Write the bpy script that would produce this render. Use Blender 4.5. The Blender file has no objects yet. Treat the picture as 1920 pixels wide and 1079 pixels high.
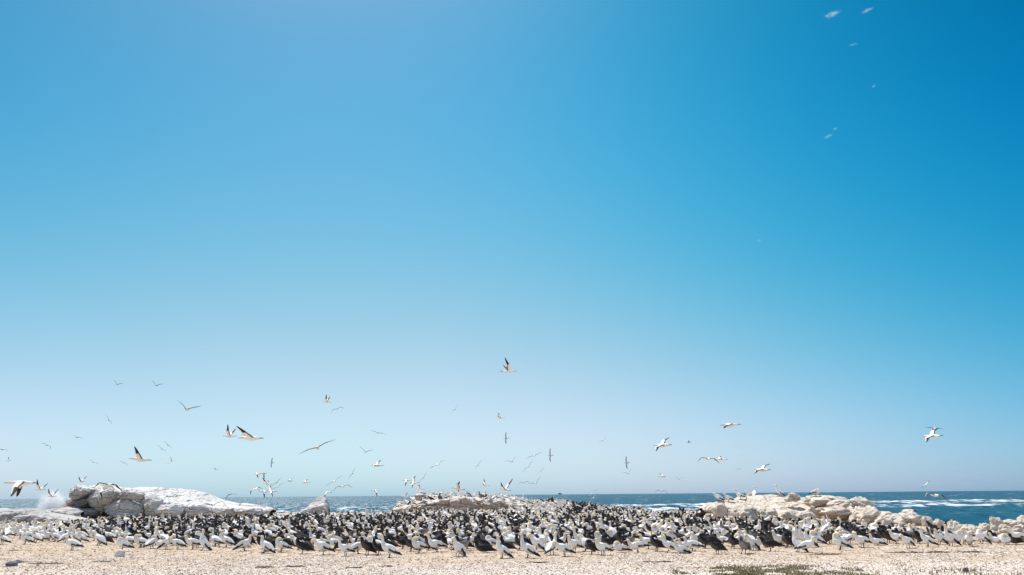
import bpy, bmesh, math, random
import numpy as np
from mathutils import Vector, Matrix, noise, kdtree
from mathutils.bvhtree import BVHTree

random.seed(7); rng = np.random.default_rng(7)
sc = bpy.context.scene
COL = sc.collection
R = math.radians

# ------------------------------------------------------------------ camera
W0, H0, F = 1920.0, 1079.0, 1493.0
CAMH = 1.85
PITCH = math.atan(388.5 / F)
ROLL = math.atan(16.0 / 1920.0)
cam_d = bpy.data.cameras.new('camera'); cam = bpy.data.objects.new('camera', cam_d); COL.objects.link(cam)
cam_d.sensor_width = 36.0; cam_d.lens = 36.0 * F / W0
cam_d.clip_start = 0.1; cam_d.clip_end = 200000
RC = Matrix.Rotation(PITCH + math.pi / 2, 3, 'X') @ Matrix.Rotation(-ROLL, 3, 'Z')
cam.matrix_world = Matrix.Translation((0, 0, CAMH)) @ RC.to_4x4()
sc.camera = cam

# ------------------------------------------------------------------ light
SUN_AZ, SUN_EL = R(-46), R(64)          # azimuth from the view direction (+Y), positive to the right
sun_dir = Vector((math.cos(SUN_EL) * math.sin(SUN_AZ), math.cos(SUN_EL) * math.cos(SUN_AZ), math.sin(SUN_EL)))
sl = bpy.data.lights.new('sun', 'SUN'); sl.energy = 4.3; sl.angle = R(0.5); sl.color = (1.0, 0.92, 0.80)
so = bpy.data.objects.new('sun', sl); COL.objects.link(so)
so.rotation_euler = (-sun_dir).to_track_quat('-Z', 'Y').to_euler(); so.location = (-20, 20, 60)

world = bpy.data.worlds.new('World'); sc.world = world; world.use_nodes = True
wt = world.node_tree; wn = wt.nodes; wl = wt.links; wn.clear()
w_out = wn.new('ShaderNodeOutputWorld'); w_bg = wn.new('ShaderNodeBackground')
sky = wn.new('ShaderNodeTexSky'); sky.sky_type = 'NISHITA'; sky.sun_disc = False
sky.sun_elevation = SUN_EL; sky.sun_rotation = SUN_AZ; sky.altitude = 0; sky.air_density = 1.0; sky.dust_density = 0.4; sky.ozone_density = 2.0
w_bg.inputs['Strength'].default_value = 0.14
SKYFIT = [[-0.9105, 0.3431, 9.1742, -0.5995, -4.6001, -47.7373, -2.0514, 63.7721, -3.5874, -14.5239, -14.8481, -1.8427], [-0.504, -0.0229, 0.9271, -0.6099, 0.2572, 2.8598, -0.3884, -13.8283, -1.1218, -0.5353, 13.4869, -3.8251], [-0.0177, 0.06, -5.8493, -0.3489, 0.7745, 28.5201, -0.2783, -51.1238, -1.7437, 1.216, 31.4569, -5.5563]]
if SKYFIT is None:
    wl.new(sky.outputs[0], w_bg.inputs['Color'])
else:
    # grade the physical sky by direction (polarised, hazier towards the sun): colour *= exp(polynomial of the direction)
    def wm(op, a, b=None, c=None):
        m = wn.new('ShaderNodeMath'); m.operation = op
        for i, v in enumerate((a, b, c)):
            if v is None: continue
            if isinstance(v, bpy.types.NodeSocket): wl.new(v, m.inputs[i])
            else: m.inputs[i].default_value = v
        return m.outputs[0]
    w_tc = wn.new('ShaderNodeTexCoord'); w_sep = wn.new('ShaderNodeSeparateXYZ'); wl.new(w_tc.outputs['Generated'], w_sep.inputs[0])
    U_ = wm('MINIMUM', wm('MAXIMUM', w_sep.outputs[0], -0.56), 0.56); V_ = wm('MINIMUM', wm('MAXIMUM', w_sep.outputs[2], 0.0), 0.58)
    U2, V2, UV = wm('MULTIPLY', U_, U_), wm('MULTIPLY', V_, V_), wm('MULTIPLY', U_, V_)
    terms = [U_, V_, U2, UV, V2, wm('MULTIPLY', U2, U_), wm('MULTIPLY', V2, V_), wm('MULTIPLY', UV, V_), wm('MULTIPLY', UV, U_), wm('MULTIPLY', V2, V2), wm('MULTIPLY', U2, V2)]
    FADE = wm('MINIMUM', wm('MAXIMUM', wm('MULTIPLY_ADD', w_sep.outputs[1], 3.0, -0.75), 0.0), 1.0)   # full grade seaward, plain sky overhead and behind
    w_comb = wn.new('ShaderNodeCombineXYZ')
    for ch in range(3):
        acc = SKYFIT[ch][0]
        for k, t in zip(SKYFIT[ch][1:], terms): acc = wm('MULTIPLY_ADD', t, k, acc)
        wl.new(wm('EXPONENT', wm('MULTIPLY', wm('MINIMUM', wm('MAXIMUM', acc, -6.0), 1.6), FADE)), w_comb.inputs[ch])
    w_mul = wn.new('ShaderNodeVectorMath'); w_mul.operation = 'MULTIPLY'
    wl.new(sky.outputs[0], w_mul.inputs[0]); wl.new(w_comb.outputs[0], w_mul.inputs[1]); wl.new(w_mul.outputs[0], w_bg.inputs['Color'])
wl.new(w_bg.outputs[0], w_out.inputs['Surface'])

sc.view_settings.view_transform = 'Standard'; sc.view_settings.look = 'None'
sc.view_settings.exposure = 0.38; sc.view_settings.gamma = 1.0
try:
    sc.cycles.use_denoising = True
    sc.cycles.max_bounces = 8; sc.cycles.volume_bounces = 4; sc.cycles.diffuse_bounces = 3; sc.cycles.glossy_bounces = 2
    sc.cycles.transparent_max_bounces = 12
    sc.cycles.caustics_reflective = False; sc.cycles.caustics_refractive = False
except Exception:
    pass

# ------------------------------------------------------------------ pixel <-> world helpers
RCn = np.array(RC)
def ray(px, py):
    v = RC @ Vector((px - W0 / 2, -(py - H0 / 2), -F))
    return v / v.y                              # scaled so that y = 1
def at(px, py, d):                              # point seen at a pixel at ground depth d (metres along +Y)
    v = ray(px, py) * d
    return Vector((v.x, v.y, v.z + CAMH))
def gnd(px, py, z=0.0):
    v = ray(px, py)
    t = (z - CAMH) / v.z
    return Vector((v.x * t, v.y * t, z))
def project(x, y, z):
    p = np.stack([np.asarray(x, float), np.asarray(y, float), np.asarray(z, float) - CAMH], -1) @ RCn
    return W0 / 2 + F * p[..., 0] / -p[..., 2], H0 / 2 - F * p[..., 1] / -p[..., 2]
def px_of(x, y):                                # picture column of a ground direction
    return W0 / 2 + F * 1.033 * x / y
def horizon(px):
    return 928.0 - (px - 960.0) / 120.0

# ------------------------------------------------------------------ object helpers
def tag(o, label=None, cat=None, group=None, kind=None):
    if label: o['label'] = label
    if cat: o['category'] = cat
    if group: o['group'] = group
    if kind: o['kind'] = kind
    return o
def link(name, me, mat=None, parent=None):
    o = bpy.data.objects.new(name, me); COL.objects.link(o)
    if mat is not None and len(me.materials) == 0: me.materials.append(mat)
    if parent is not None: o.parent = parent
    return o
def np_mesh(name, verts, faces, smooth=True):
    """verts Nx3, faces Mxk (uniform k)"""
    me = bpy.data.meshes.new(name)
    verts = np.asarray(verts, np.float32); faces = np.asarray(faces, np.int32)
    me.vertices.add(len(verts)); me.vertices.foreach_set('co', verts.ravel())
    k = faces.shape[1]
    me.loops.add(faces.size); me.loops.foreach_set('vertex_index', faces.ravel())
    me.polygons.add(len(faces))
    me.polygons.foreach_set('loop_start', np.arange(0, faces.size, k, dtype=np.int32))
    me.polygons.foreach_set('loop_total', np.full(len(faces), k, np.int32))
    me.polygons.foreach_set('use_smooth', np.full(len(faces), smooth, bool))
    me.update(calc_edges=True); me.validate()
    return me
def set_col(me, cols, name='tint'):
    a = me.color_attributes.new(name, 'FLOAT_COLOR', 'POINT')
    c = np.ones((len(me.vertices), 4), np.float32); c[:, :3] = cols
    a.data.foreach_set('color', c.ravel())

# numpy value noise (2D), used for terrain and water
def _hash(ix, iy, s):
    h = (ix.astype(np.int64) * 374761393 + iy.astype(np.int64) * 668265263 + s * 974634721) & 0x7fffffff
    h = ((h ^ (h >> 13)) * 1274126177) & 0x7fffffff
    return ((h ^ (h >> 16)) & 0xffff) / 65535.0
def vnoise(x, y, s=0):
    x0 = np.floor(x); y0 = np.floor(y); fx = x - x0; fy = y - y0
    fx = fx * fx * (3 - 2 * fx); fy = fy * fy * (3 - 2 * fy)
    a = _hash(x0, y0, s); b = _hash(x0 + 1, y0, s); c = _hash(x0, y0 + 1, s); d = _hash(x0 + 1, y0 + 1, s)
    return (a * (1 - fx) + b * fx) * (1 - fy) + (c * (1 - fx) + d * fx) * fy
def fbm(x, y, s=0, o=4):
    t = 0; a = 0.5; n = 0
    for i in range(o):
        t = t + a * vnoise(x * 2 ** i, y * 2 ** i, s + i * 17); n += a; a *= 0.5
    return t / n

# ------------------------------------------------------------------ materials
def new_mat(name):
    m = bpy.data.materials.new(name); m.use_nodes = True
    nt = m.node_tree; b = nt.nodes['Principled BSDF']
    return m, nt, b
def N(nt, t, **kw):
    n = nt.nodes.new(t)
    for k, v in kw.items():
        if k in n.inputs.keys(): n.inputs[k].default_value = v
        else: setattr(n, k, v)
    return n
def ramp(nt, fac, stops):
    r = nt.nodes.new('ShaderNodeValToRGB'); e = r.color_ramp.elements
    while len(e) < len(stops): e.new(0.5)
    for i, (p, c) in enumerate(stops):
        e[i].position = p; e[i].color = (*c, 1) if len(c) == 3 else c
    nt.links.new(fac, r.inputs[0]); return r
def mixc(nt, fac, a, b, mode='MIX'):
    m = nt.nodes.new('ShaderNodeMix'); m.data_type = 'RGBA'; m.blend_type = mode
    for sock, v in ((m.inputs[0], fac), (m.inputs[6], a), (m.inputs[7], b)):
        if hasattr(v, 'links') or isinstance(v, bpy.types.NodeSocket): nt.links.new(v, sock)
        elif isinstance(v, (int, float)): sock.default_value = v
        else: sock.default_value = (*v, 1)
    return m.outputs[2]
def math_n(nt, op, a, b=None, clamp=False):
    m = nt.nodes.new('ShaderNodeMath'); m.operation = op; m.use_clamp = clamp
    for i, v in enumerate((a, b)):
        if v is None: continue
        if isinstance(v, bpy.types.NodeSocket): nt.links.new(v, m.inputs[i])
        else: m.inputs[i].default_value = v
    return m.outputs[0]
def bump(nt, b, h, strength, dist):
    bp = nt.nodes.new('ShaderNodeBump'); bp.inputs['Strength'].default_value = strength; bp.inputs['Distance'].default_value = dist
    nt.links.new(h, bp.inputs['Height']); nt.links.new(bp.outputs[0], b.inputs['Normal']); return bp
def noise_tex(nt, vec, scale, detail=4, rough=0.55, lac=2.0):
    n = nt.nodes.new('ShaderNodeTexNoise'); n.inputs['Scale'].default_value = scale
    n.inputs['Detail'].default_value = detail; n.inputs['Roughness'].default_value = rough
    if vec is not None: nt.links.new(vec, n.inputs['Vector'])
    return n.outputs['Fac']
def scaled(nt, vec, s):
    m = nt.nodes.new('ShaderNodeMapping'); m.inputs['Scale'].default_value = s
    nt.links.new(vec, m.inputs['Vector']); return m.outputs[0]

def mat_feather():
    m, nt, b = new_mat('feathers')
    at_ = N(nt, 'ShaderNodeAttribute', attribute_name='plumage')
    tc = N(nt, 'ShaderNodeTexCoord')
    nz = noise_tex(nt, scaled(nt, tc.outputs['Object'], (18, 30, 30)), 1.0, 4)
    oi = N(nt, 'ShaderNodeObjectInfo')
    var = math_n(nt, 'MULTIPLY_ADD', oi.outputs['Random'], 0.12); nt.nodes[-1].inputs[2].default_value = 0.92
    r = ramp(nt, nz, [(0.25, (0.90, 0.885, 0.875)), (0.6, (1.0, 1.0, 1.0))])
    c = mixc(nt, 1.0, at_.outputs['Color'], r.outputs[0], 'MULTIPLY')
    hv = nt.nodes.new('ShaderNodeHueSaturation'); nt.links.new(c, hv.inputs['Color']); nt.links.new(var, hv.inputs['Value'])
    nt.links.new(hv.outputs[0], b.inputs['Base Color'])
    b.inputs['Roughness'].default_value = 0.75; b.inputs['Specular IOR Level'].default_value = 0.25
    bump(nt, b, nz, 0.35, 0.01)
    return m
def mat_bill():
    m, nt, b = new_mat('bill_horn')
    tc = N(nt, 'ShaderNodeTexCoord')
    nz = noise_tex(nt, tc.outputs['Object'], 25)
    r = ramp(nt, nz, [(0.35, (0.05, 0.055, 0.06)), (0.55, (0.36, 0.40, 0.44))])
    nt.links.new(r.outputs[0], b.inputs['Base Color']); b.inputs['Roughness'].default_value = 0.4
    return m

def mat_ground():
    m, nt, b = new_mat('shell_sand')
    tc = N(nt, 'ShaderNodeTexCoord'); P = tc.outputs['Object']
    big = noise_tex(nt, P, 0.22, 5, 0.6)
    mid = noise_tex(nt, P, 1.6, 6, 0.65)
    fine = noise_tex(nt, P, 9.0, 5, 0.7)
    vo = nt.nodes.new('ShaderNodeTexVoronoi'); vo.inputs['Scale'].default_value = 14.0; nt.links.new(P, vo.inputs['Vector'])
    sep = nt.nodes.new('ShaderNodeSeparateXYZ'); nt.links.new(P, sep.inputs[0])
    base = ramp(nt, mid, [(0.30, (0.34, 0.26, 0.195)), (0.55, (0.54, 0.44, 0.335)), (0.75, (0.67, 0.58, 0.49))])
    white = ramp(nt, fine, [(0.40, (0.60, 0.49, 0.40)), (0.54, (0.82, 0.75, 0.67))])
    # the shell bank nearer the shore-side path is paler than the trampled, guano-stained ground
    dist = math_n(nt, 'MULTIPLY_ADD', sep.outputs[1], -0.2); nt.nodes[-1].inputs[2].default_value = 4.75
    edge = math_n(nt, 'ADD', dist, math_n(nt, 'MULTIPLY', math_n(nt, 'SUBTRACT', big, 0.5), 3.0), True)
    c = mixc(nt, edge, base.outputs[0], white.outputs[0])
    sp = ramp(nt, vo.outputs['Color'], [(0.0, (0.35, 0.28, 0.22)), (0.12, (0.9, 0.88, 0.86)), (1.0, (1.05, 1.04, 1.03))])
    c = mixc(nt, 0.8, c, sp.outputs[0], 'MULTIPLY')
    trash = noise_tex(nt, scaled(nt, P, (0.6, 2.2, 1)), 3.0, 6, 0.75)
    tr = ramp(nt, trash, [(0.62, (0, 0, 0)), (0.70, (1, 1, 1))])
    c = mixc(nt, math_n(nt, 'MULTIPLY', tr.outputs[0], 0.6), c, (0.13, 0.085, 0.06))
    gu = noise_tex(nt, scaled(nt, P, (1.1, 1.6, 1)), 2.2, 6, 0.72)
    c = mixc(nt, math_n(nt, 'MULTIPLY', ramp(nt, gu, [(0.56, (0, 0, 0)), (0.66, (1, 1, 1))]).outputs[0], 0.55), c, (0.76, 0.73, 0.70))
    nt.links.new(c, b.inputs['Base Color']); b.inputs['Roughness'].default_value = 0.95; b.inputs['Specular IOR Level'].default_value = 0.1
    h = math_n(nt, 'ADD', math_n(nt, 'MULTIPLY', vo.outputs['Distance'], -0.7), fine)
    bump(nt, b, h, 0.9, 0.03)
    return m
def mat_rock(name, top, face, dark, warm, scale=1.0, white_amt=0.5, dirt=0.5):
    m, nt, b = new_mat(name)
    tc = N(nt, 'ShaderNodeTexCoord'); P = tc.outputs['Object']
    geo = N(nt, 'ShaderNodeNewGeometry'); sep = nt.nodes.new('ShaderNodeSeparateXYZ'); nt.links.new(geo.outputs['Normal'], sep.inputs[0])
    n1 = noise_tex(nt, P, 0.7 * scale, 6, 0.65); n2 = noise_tex(nt, P, 3.5 * scale, 6, 0.7)
    strat = noise_tex(nt, scaled(nt, P, (0.35, 0.35, 3.0)), 1.2 * scale, 6, 0.65)
    f = ramp(nt, strat, [(0.34, dark), (0.46, face), (0.72, warm)])
    f2 = mixc(nt, 0.6, f.outputs[0], ramp(nt, n2, [(0.3, (0.6, 0.57, 0.55)), (0.7, (1.15, 1.13, 1.1))]).outputs[0], 'MULTIPLY')
    up = math_n(nt, 'ADD', math_n(nt, 'MULTIPLY', sep.outputs[2], 1.3), math_n(nt, 'MULTIPLY', math_n(nt, 'SUBTRACT', n1, white_amt), 2.6))
    upr = ramp(nt, up, [(0.28, (0, 0, 0)), (0.62, (1, 1, 1))])
    n4 = noise_tex(nt, scaled(nt, P, (1.0, 0.6, 1.6)), 1.5 * scale, 7, 0.75)
    t2 = mixc(nt, 0.6, top, ramp(nt, n2, [(0.3, (0.70, 0.66, 0.62)), (0.6, (1, 1, 1))]).outputs[0], 'MULTIPLY')
    t2 = mixc(nt, math_n(nt, 'MULTIPLY', ramp(nt, n4, [(0.52, (0, 0, 0)), (0.64, (1, 1, 1))]).outputs[0], dirt), t2, face)
    streak = noise_tex(nt, scaled(nt, P, (3.0, 3.0, 0.25)), 1.0 * scale, 5, 0.7)
    f2 = mixc(nt, math_n(nt, 'MULTIPLY', ramp(nt, streak, [(0.52, (0, 0, 0)), (0.70, (1, 1, 1))]).outputs[0], 0.55), f2, top)
    c = mixc(nt, upr.outputs[0], f2, t2)
    wv = nt.nodes.new('ShaderNodeVectorMath'); wv.operation = 'ADD'; nz3 = nt.nodes.new('ShaderNodeTexNoise'); nz3.inputs['Scale'].default_value = 0.8; nz3.inputs['Detail'].default_value = 4; nt.links.new(P, nz3.inputs['Vector'])
    nt.links.new(scaled(nt, P, (0.55, 0.55, 0.95)), wv.inputs[0]); nt.links.new(nz3.outputs['Color'], wv.inputs[1])
    vc = nt.nodes.new('ShaderNodeTexVoronoi'); vc.feature = 'DISTANCE_TO_EDGE'; vc.inputs['Scale'].default_value = 1.0 * scale; nt.links.new(wv.outputs[0], vc.inputs['Vector'])
    crk = ramp(nt, vc.outputs['Distance'], [(0.0, (1, 1, 1)), (0.035, (0, 0, 0))])
    c = mixc(nt, math_n(nt, 'MULTIPLY', crk.outputs[0], math_n(nt, 'MULTIPLY', n2, 1.1, True)), c, dark)
    nt.links.new(c, b.inputs['Base Color']); b.inputs['Roughness'].default_value = 0.9; b.inputs['Specular IOR Level'].default_value = 0.15
    h = math_n(nt, 'SUBTRACT', math_n(nt, 'ADD', math_n(nt, 'MULTIPLY', strat, 0.6), n2), math_n(nt, 'MULTIPLY', crk.outputs[0], 0.7))
    bump(nt, b, h, 0.8, 0.12)
    return m
def mat_plain(name, c1, c2, scale, rough=0.9):
    m, nt, b = new_mat(name)
    tc = N(nt, 'ShaderNodeTexCoord')
    n = noise_tex(nt, tc.outputs['Object'], scale, 5, 0.65)
    r = ramp(nt, n, [(0.3, c1), (0.7, c2)])
    nt.links.new(r.outputs[0], b.inputs['Base Color']); b.inputs['Roughness'].default_value = rough
    bump(nt, b, n, 0.6, 0.03)
    return m
def mat_tint(name, rough=0.9, trans=0.0, attr='tint'):
    m, nt, b = new_mat(name)
    a = N(nt, 'ShaderNodeAttribute', attribute_name=attr)
    tc = N(nt, 'ShaderNodeTexCoord'); n = noise_tex(nt, tc.outputs['Object'], 6.0, 4)
    c = mixc(nt, 0.5, a.outputs['Color'], ramp(nt, n, [(0.3, (0.75, 0.75, 0.75)), (0.7, (1.1, 1.1, 1.1))]).outputs[0], 'MULTIPLY')
    nt.links.new(c, b.inputs['Base Color']); b.inputs['Roughness'].default_value = rough; b.inputs['Specular IOR Level'].default_value = 0.2
    return m
def mat_sea():
    m, nt, b = new_mat('sea_water')
    tc = N(nt, 'ShaderNodeTexCoord'); P = tc.outputs['Object']
    fo = N(nt, 'ShaderNodeAttribute', attribute_name='tint')
    sepc = nt.nodes.new('ShaderNodeSeparateColor'); nt.links.new(fo.outputs['Color'], sepc.inputs[0])
    foam_a = sepc.outputs[0]; glitter = sepc.outputs[1]
    n1 = noise_tex(nt, scaled(nt, P, (0.30, 0.14, 1)), 1.0, 8, 0.75)
    n2 = noise_tex(nt, scaled(nt, P, (0.22, 0.09, 1)), 1.0, 7, 0.72)
    wat = ramp(nt, n1, [(0.32, (0.0025, 0.036, 0.068)), (0.66, (0.012, 0.105, 0.160))])
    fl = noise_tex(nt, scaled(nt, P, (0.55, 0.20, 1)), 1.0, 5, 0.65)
    glint = math_n(nt, 'MULTIPLY', ramp(nt, fl, [(0.53, (0, 0, 0)), (0.60, (1, 1, 1))]).outputs[0], glitter)  # sun glitter painted into the water colour as white flecks
    fm = math_n(nt, 'ADD', math_n(nt, 'MULTIPLY', foam_a, 1.25), math_n(nt, 'MULTIPLY', math_n(nt, 'SUBTRACT', n2, 0.52), 4.2))
    fr = ramp(nt, fm, [(0.36, (0, 0, 0)), (1.0, (1, 1, 1))])
    foam_glint = math_n(nt, 'MAXIMUM', fr.outputs[0], glint)
    c = mixc(nt, foam_glint, wat.outputs[0], (0.80, 0.83, 0.85))
    h1 = noise_tex(nt, scaled(nt, P, (0.55, 0.5, 1)), 1.0, 9, 0.78)
    bp = nt.nodes.new('ShaderNodeBump'); bp.inputs['Strength'].default_value = 1.0; bp.inputs['Distance'].default_value = 2.0; nt.links.new(h1, bp.inputs['Height'])
    df = nt.nodes.new('ShaderNodeBsdfDiffuse'); nt.links.new(c, df.inputs[0])
    gl = nt.nodes.new('ShaderNodeBsdfGlossy'); gl.inputs['Roughness'].default_value = 0.16; nt.links.new(bp.outputs[0], gl.inputs['Normal'])
    fz = nt.nodes.new('ShaderNodeFresnel'); fz.inputs[0].default_value = 1.333; nt.links.new(bp.outputs[0], fz.inputs['Normal'])
    # a wind-roughened sea never reaches mirror reflectance at grazing angles
    fac = math_n(nt, 'MULTIPLY', math_n(nt, 'MINIMUM', fz.outputs[0], 0.32), math_n(nt, 'SUBTRACT', 1.0, foam_glint))
    mx = nt.nodes.new('ShaderNodeMixShader'); nt.links.new(fac, mx.inputs[0]); nt.links.new(df.outputs[0], mx.inputs[1]); nt.links.new(gl.outputs[0], mx.inputs[2])
    nt.links.new(mx.outputs[0], nt.nodes['Material Output'].inputs['Surface']); nt.nodes.remove(b)
    return m

M_FEATHER = mat_feather(); M_BILL = mat_bill(); M_GROUND = mat_ground(); M_SEA = mat_sea()
M_GREYROCK = mat_rock('grey_guano_rock', (0.72, 0.705, 0.68), (0.60, 0.585, 0.57), (0.28, 0.25, 0.23), (0.70, 0.69, 0.67), 1.0, 0.5, 0.85)
M_SLAB = mat_rock('grey_slab_rock', (0.56, 0.55, 0.535), (0.34, 0.33, 0.325), (0.14, 0.13, 0.125), (0.44, 0.43, 0.42), 1.0, 0.72, 0.9)
M_BLOCK = mat_rock('grey_block_rock', (0.68, 0.665, 0.645), (0.47, 0.455, 0.44), (0.24, 0.21, 0.195), (0.56, 0.55, 0.53), 1.0, 0.68, 0.5)
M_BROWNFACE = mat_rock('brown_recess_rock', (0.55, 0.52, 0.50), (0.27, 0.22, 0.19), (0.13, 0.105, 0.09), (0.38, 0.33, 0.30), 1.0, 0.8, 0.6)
M_CREAM = mat_rock('cream_boulder_rock', (0.70, 0.625, 0.53), (0.58, 0.49, 0.39), (0.40, 0.29, 0.20), (0.64, 0.565, 0.47), 1.2, 0.45, 0.35)
M_BROWNLEDGE = mat_rock('brown_ledge_rock', (0.72, 0.67, 0.60), (0.42, 0.33, 0.27), (0.24, 0.17, 0.13), (0.52, 0.43, 0.36), 1.0, 0.5)
M_CHIP = mat_tint('shell_chip'); M_GRASS = mat_tint('dry_grass', 0.8)
M_WEED = mat_plain('dry_seaweed', (0.03, 0.018, 0.014), (0.12, 0.075, 0.05), 8)
M_STONE = mat_plain('pale_stone', (0.60, 0.53, 0.48), (0.74, 0.68, 0.63), 9)
M_DARKSTONE = mat_plain('dark_stone', (0.05, 0.05, 0.06), (0.14, 0.14, 0.15), 7)

# ------------------------------------------------------------------ terrain
SH = np.array([(-1400, 52), (-400, 54), (0, 66), (130, 84), (300, 92), (480, 92), (720, 88), (960, 100), (1140, 96), (1340, 80), (1500, 69),
               (1640, 60), (1740, 53), (1850, 42), (1920, 38), (2300, 33), (3400, 30)], float)
def terrain(x, y):
    x = np.asarray(x, float); y = np.asarray(y, float)
    px = px_of(x, np.maximum(y, 8.0))
    s = np.interp(px, SH[:, 0], SH[:, 1])
    dist = np.sqrt(x * x + y * y) ; yy = np.where(y > 8, y, -1)
    k = np.clip((yy - s + (fbm(x / 6, y / 6, 5) - 0.5) * 6) / 13.0, 0, 1); k = k * k * (3 - 2 * k)
    z = 0.05 * (fbm(x / 3, y / 3, 1) - 0.5) + 0.25 * (fbm(x / 11, y / 11, 9) - 0.5) * np.clip((y - 26) / 15, 0, 1)
    rise = np.exp(-((px - 900) / 420.0) ** 2) * np.clip((y - 30) / 35, 0, 1) * 0.12
    mound = 0.86 * np.exp(-((x - 1.6) / 6.5) ** 2 - ((y - 79) / 8.5) ** 2)
    mound2 = 0.08 * np.exp(-((x - 6.2) / 3.0) ** 2 - ((y - 76) / 9.0) ** 2)
    return (z + rise + mound + mound2) * (1 - k) - 5.0 * k
def tz(x, y): return float(terrain(np.array([x]), np.array([y]))[0])

def axis(stops):
    out = []
    for a, b, st in stops: out += list(np.arange(a, b, st))
    return np.array(out + [stops[-1][1]])
gx = axis([(-300, -60, 8), (-60, -20, 0.8), (-20, 20, 0.35), (20, 60, 0.8), (60, 300, 8)])
gy = axis([(-200, 0, 10), (0, 14, 1.0), (14, 40, 0.3), (40, 110, 0.6), (110, 150, 4)])
GX, GY = np.meshgrid(gx, gy)
GZ = terrain(GX, GY)
nx, ny = len(gx), len(gy)
idx = np.arange(nx * ny).reshape(ny, nx)
fa = np.stack([idx[:-1, :-1], idx[:-1, 1:], idx[1:, 1:], idx[1:, :-1]], -1).reshape(-1, 4)
me = np_mesh('ground', np.stack([GX, GY, GZ], -1).reshape(-1, 3), fa)
tag(link('ground', me, M_GROUND), kind='structure')

# ------------------------------------------------------------------ sea
SEA = -2.5
d_rows = [28.0]
while d_rows[-1] < 60000:
    d = d_rows[-1]; d_rows.append(d + max(0.35, min(d * d / (F * 4.3) * 0.55, d * 0.25)))
d_rows = np.array(d_rows)
cols = np.linspace(-1.25, 1.25, 520)
D, C = np.meshgrid(d_rows, cols, indexing='ij')
SX = D * np.tan(C * 0.8); SY = D.copy()
res = np.gradient(d_rows)[:, None] * np.ones_like(SX)
resx = D * 2.5 * 0.8 / 520
SZ = np.zeros_like(SX)
wr = np.random.default_rng(3)
for i in range(34):
    lam = 2.2 * 1.105 ** i; th = wr.normal(-1.2, 0.55); amp = 0.014 * lam ** 0.85 * (1.0 if lam < 9 else (9 / lam) ** 1.3); ph = wr.uniform(0, 6.28)
    kx, ky = math.cos(th) / lam * 6.283, math.sin(th) / lam * 6.283
    fade = np.clip(1.5 - 3.5 * np.maximum(res * abs(math.sin(th)), resx * abs(math.cos(th))) / lam, 0, 1)
    a = np.sin(kx * SX + ky * SY + ph + 1.5 * vnoise(SX / (lam * 5), SY / (lam * 5), i))
    SZ += fade * amp * (a + 0.3 * a * a)
SP = W0 / 2 + F * 1.033 * SX / SY
foam = np.zeros_like(SX)
def breaker(pts, width, height, seed, amount=1.0):
    """pts: (px, distance) polyline of a breaking swell"""
    global SZ, foam
    p = np.array(pts, float)
    c = np.interp(SP, p[:, 0], p[:, 1]); inside = np.clip((SP - p[0, 0]) / 60, 0, 1) * np.clip((p[-1, 0] - SP) / 60, 0, 1)
    n = fbm(SP / 70, SY * 0 + seed, seed, 5); c = c + (n - 0.5) * width * 2.6
    t = (SY - c) / width
    a = np.clip(fbm(SP / 60, SY / 80 + seed, seed + 3, 4) * 1.9 - 0.35, 0, 1)
    a = np.clip(.42 + .75 * a, 0, 1)
    prof = np.exp(-np.where(t < 0, t * 2.2, t * 0.75) ** 2)
    SZ += height * prof * inside * a
    foam[:] = np.maximum(foam, amount * prof * inside * np.clip(a * 1.3, 0, 1))
breaker([(1440, 335), (1700, 325), (2300, 310)], 50, 0.9, 11, 0.60)
breaker([(1480, 236), (1750, 228), (2300, 222)], 22, 0.6, 23, 0.70)
breaker([(1100, 270), (1250, 262), (1420, 270)], 36, 1.0, 31, 0.66)
breaker([(1000, 225), (1250, 222), (1420, 222)], 20, 0.6, 37, 0.6)
breaker([(560, 255), (680, 250), (860, 250)], 34, 0.9, 41, 0.50)
breaker([(420, 210), (560, 205), (800, 210)], 30, 0.7, 47, 0.4)
breaker([(-200, 150), (60, 140), (200, 150)], 14, 0.6, 53, 0.7)
# scattered whitecaps
cap = np.clip((fbm(SP / 16, (SY ** 0.62) * 1.5, 61, 3) - 0.665) * 9, 0, 1) * np.clip((SY - 200) / 200, 0, 1)
foam = np.maximum(foam, cap * 0.35)
SZ += SEA
nr, nc = SX.shape
idx = np.arange(nr * nc).reshape(nr, nc)
fa = np.stack([idx[:-1, :-1], idx[:-1, 1:], idx[1:, 1:], idx[1:, :-1]], -1).reshape(-1, 4)
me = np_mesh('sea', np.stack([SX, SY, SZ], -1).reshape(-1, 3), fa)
glitter_cover = np.clip((1150 - SP) / 750, 0.03, 0.85) * np.clip((SY - 90) / 120, 0, 1)  # cover of the painted sun glitter, denser towards the left
set_col(me, np.stack([foam, glitter_cover, foam * 0], -1).reshape(-1, 3))
tag(link('sea', me, M_SEA), kind='structure')

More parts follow.
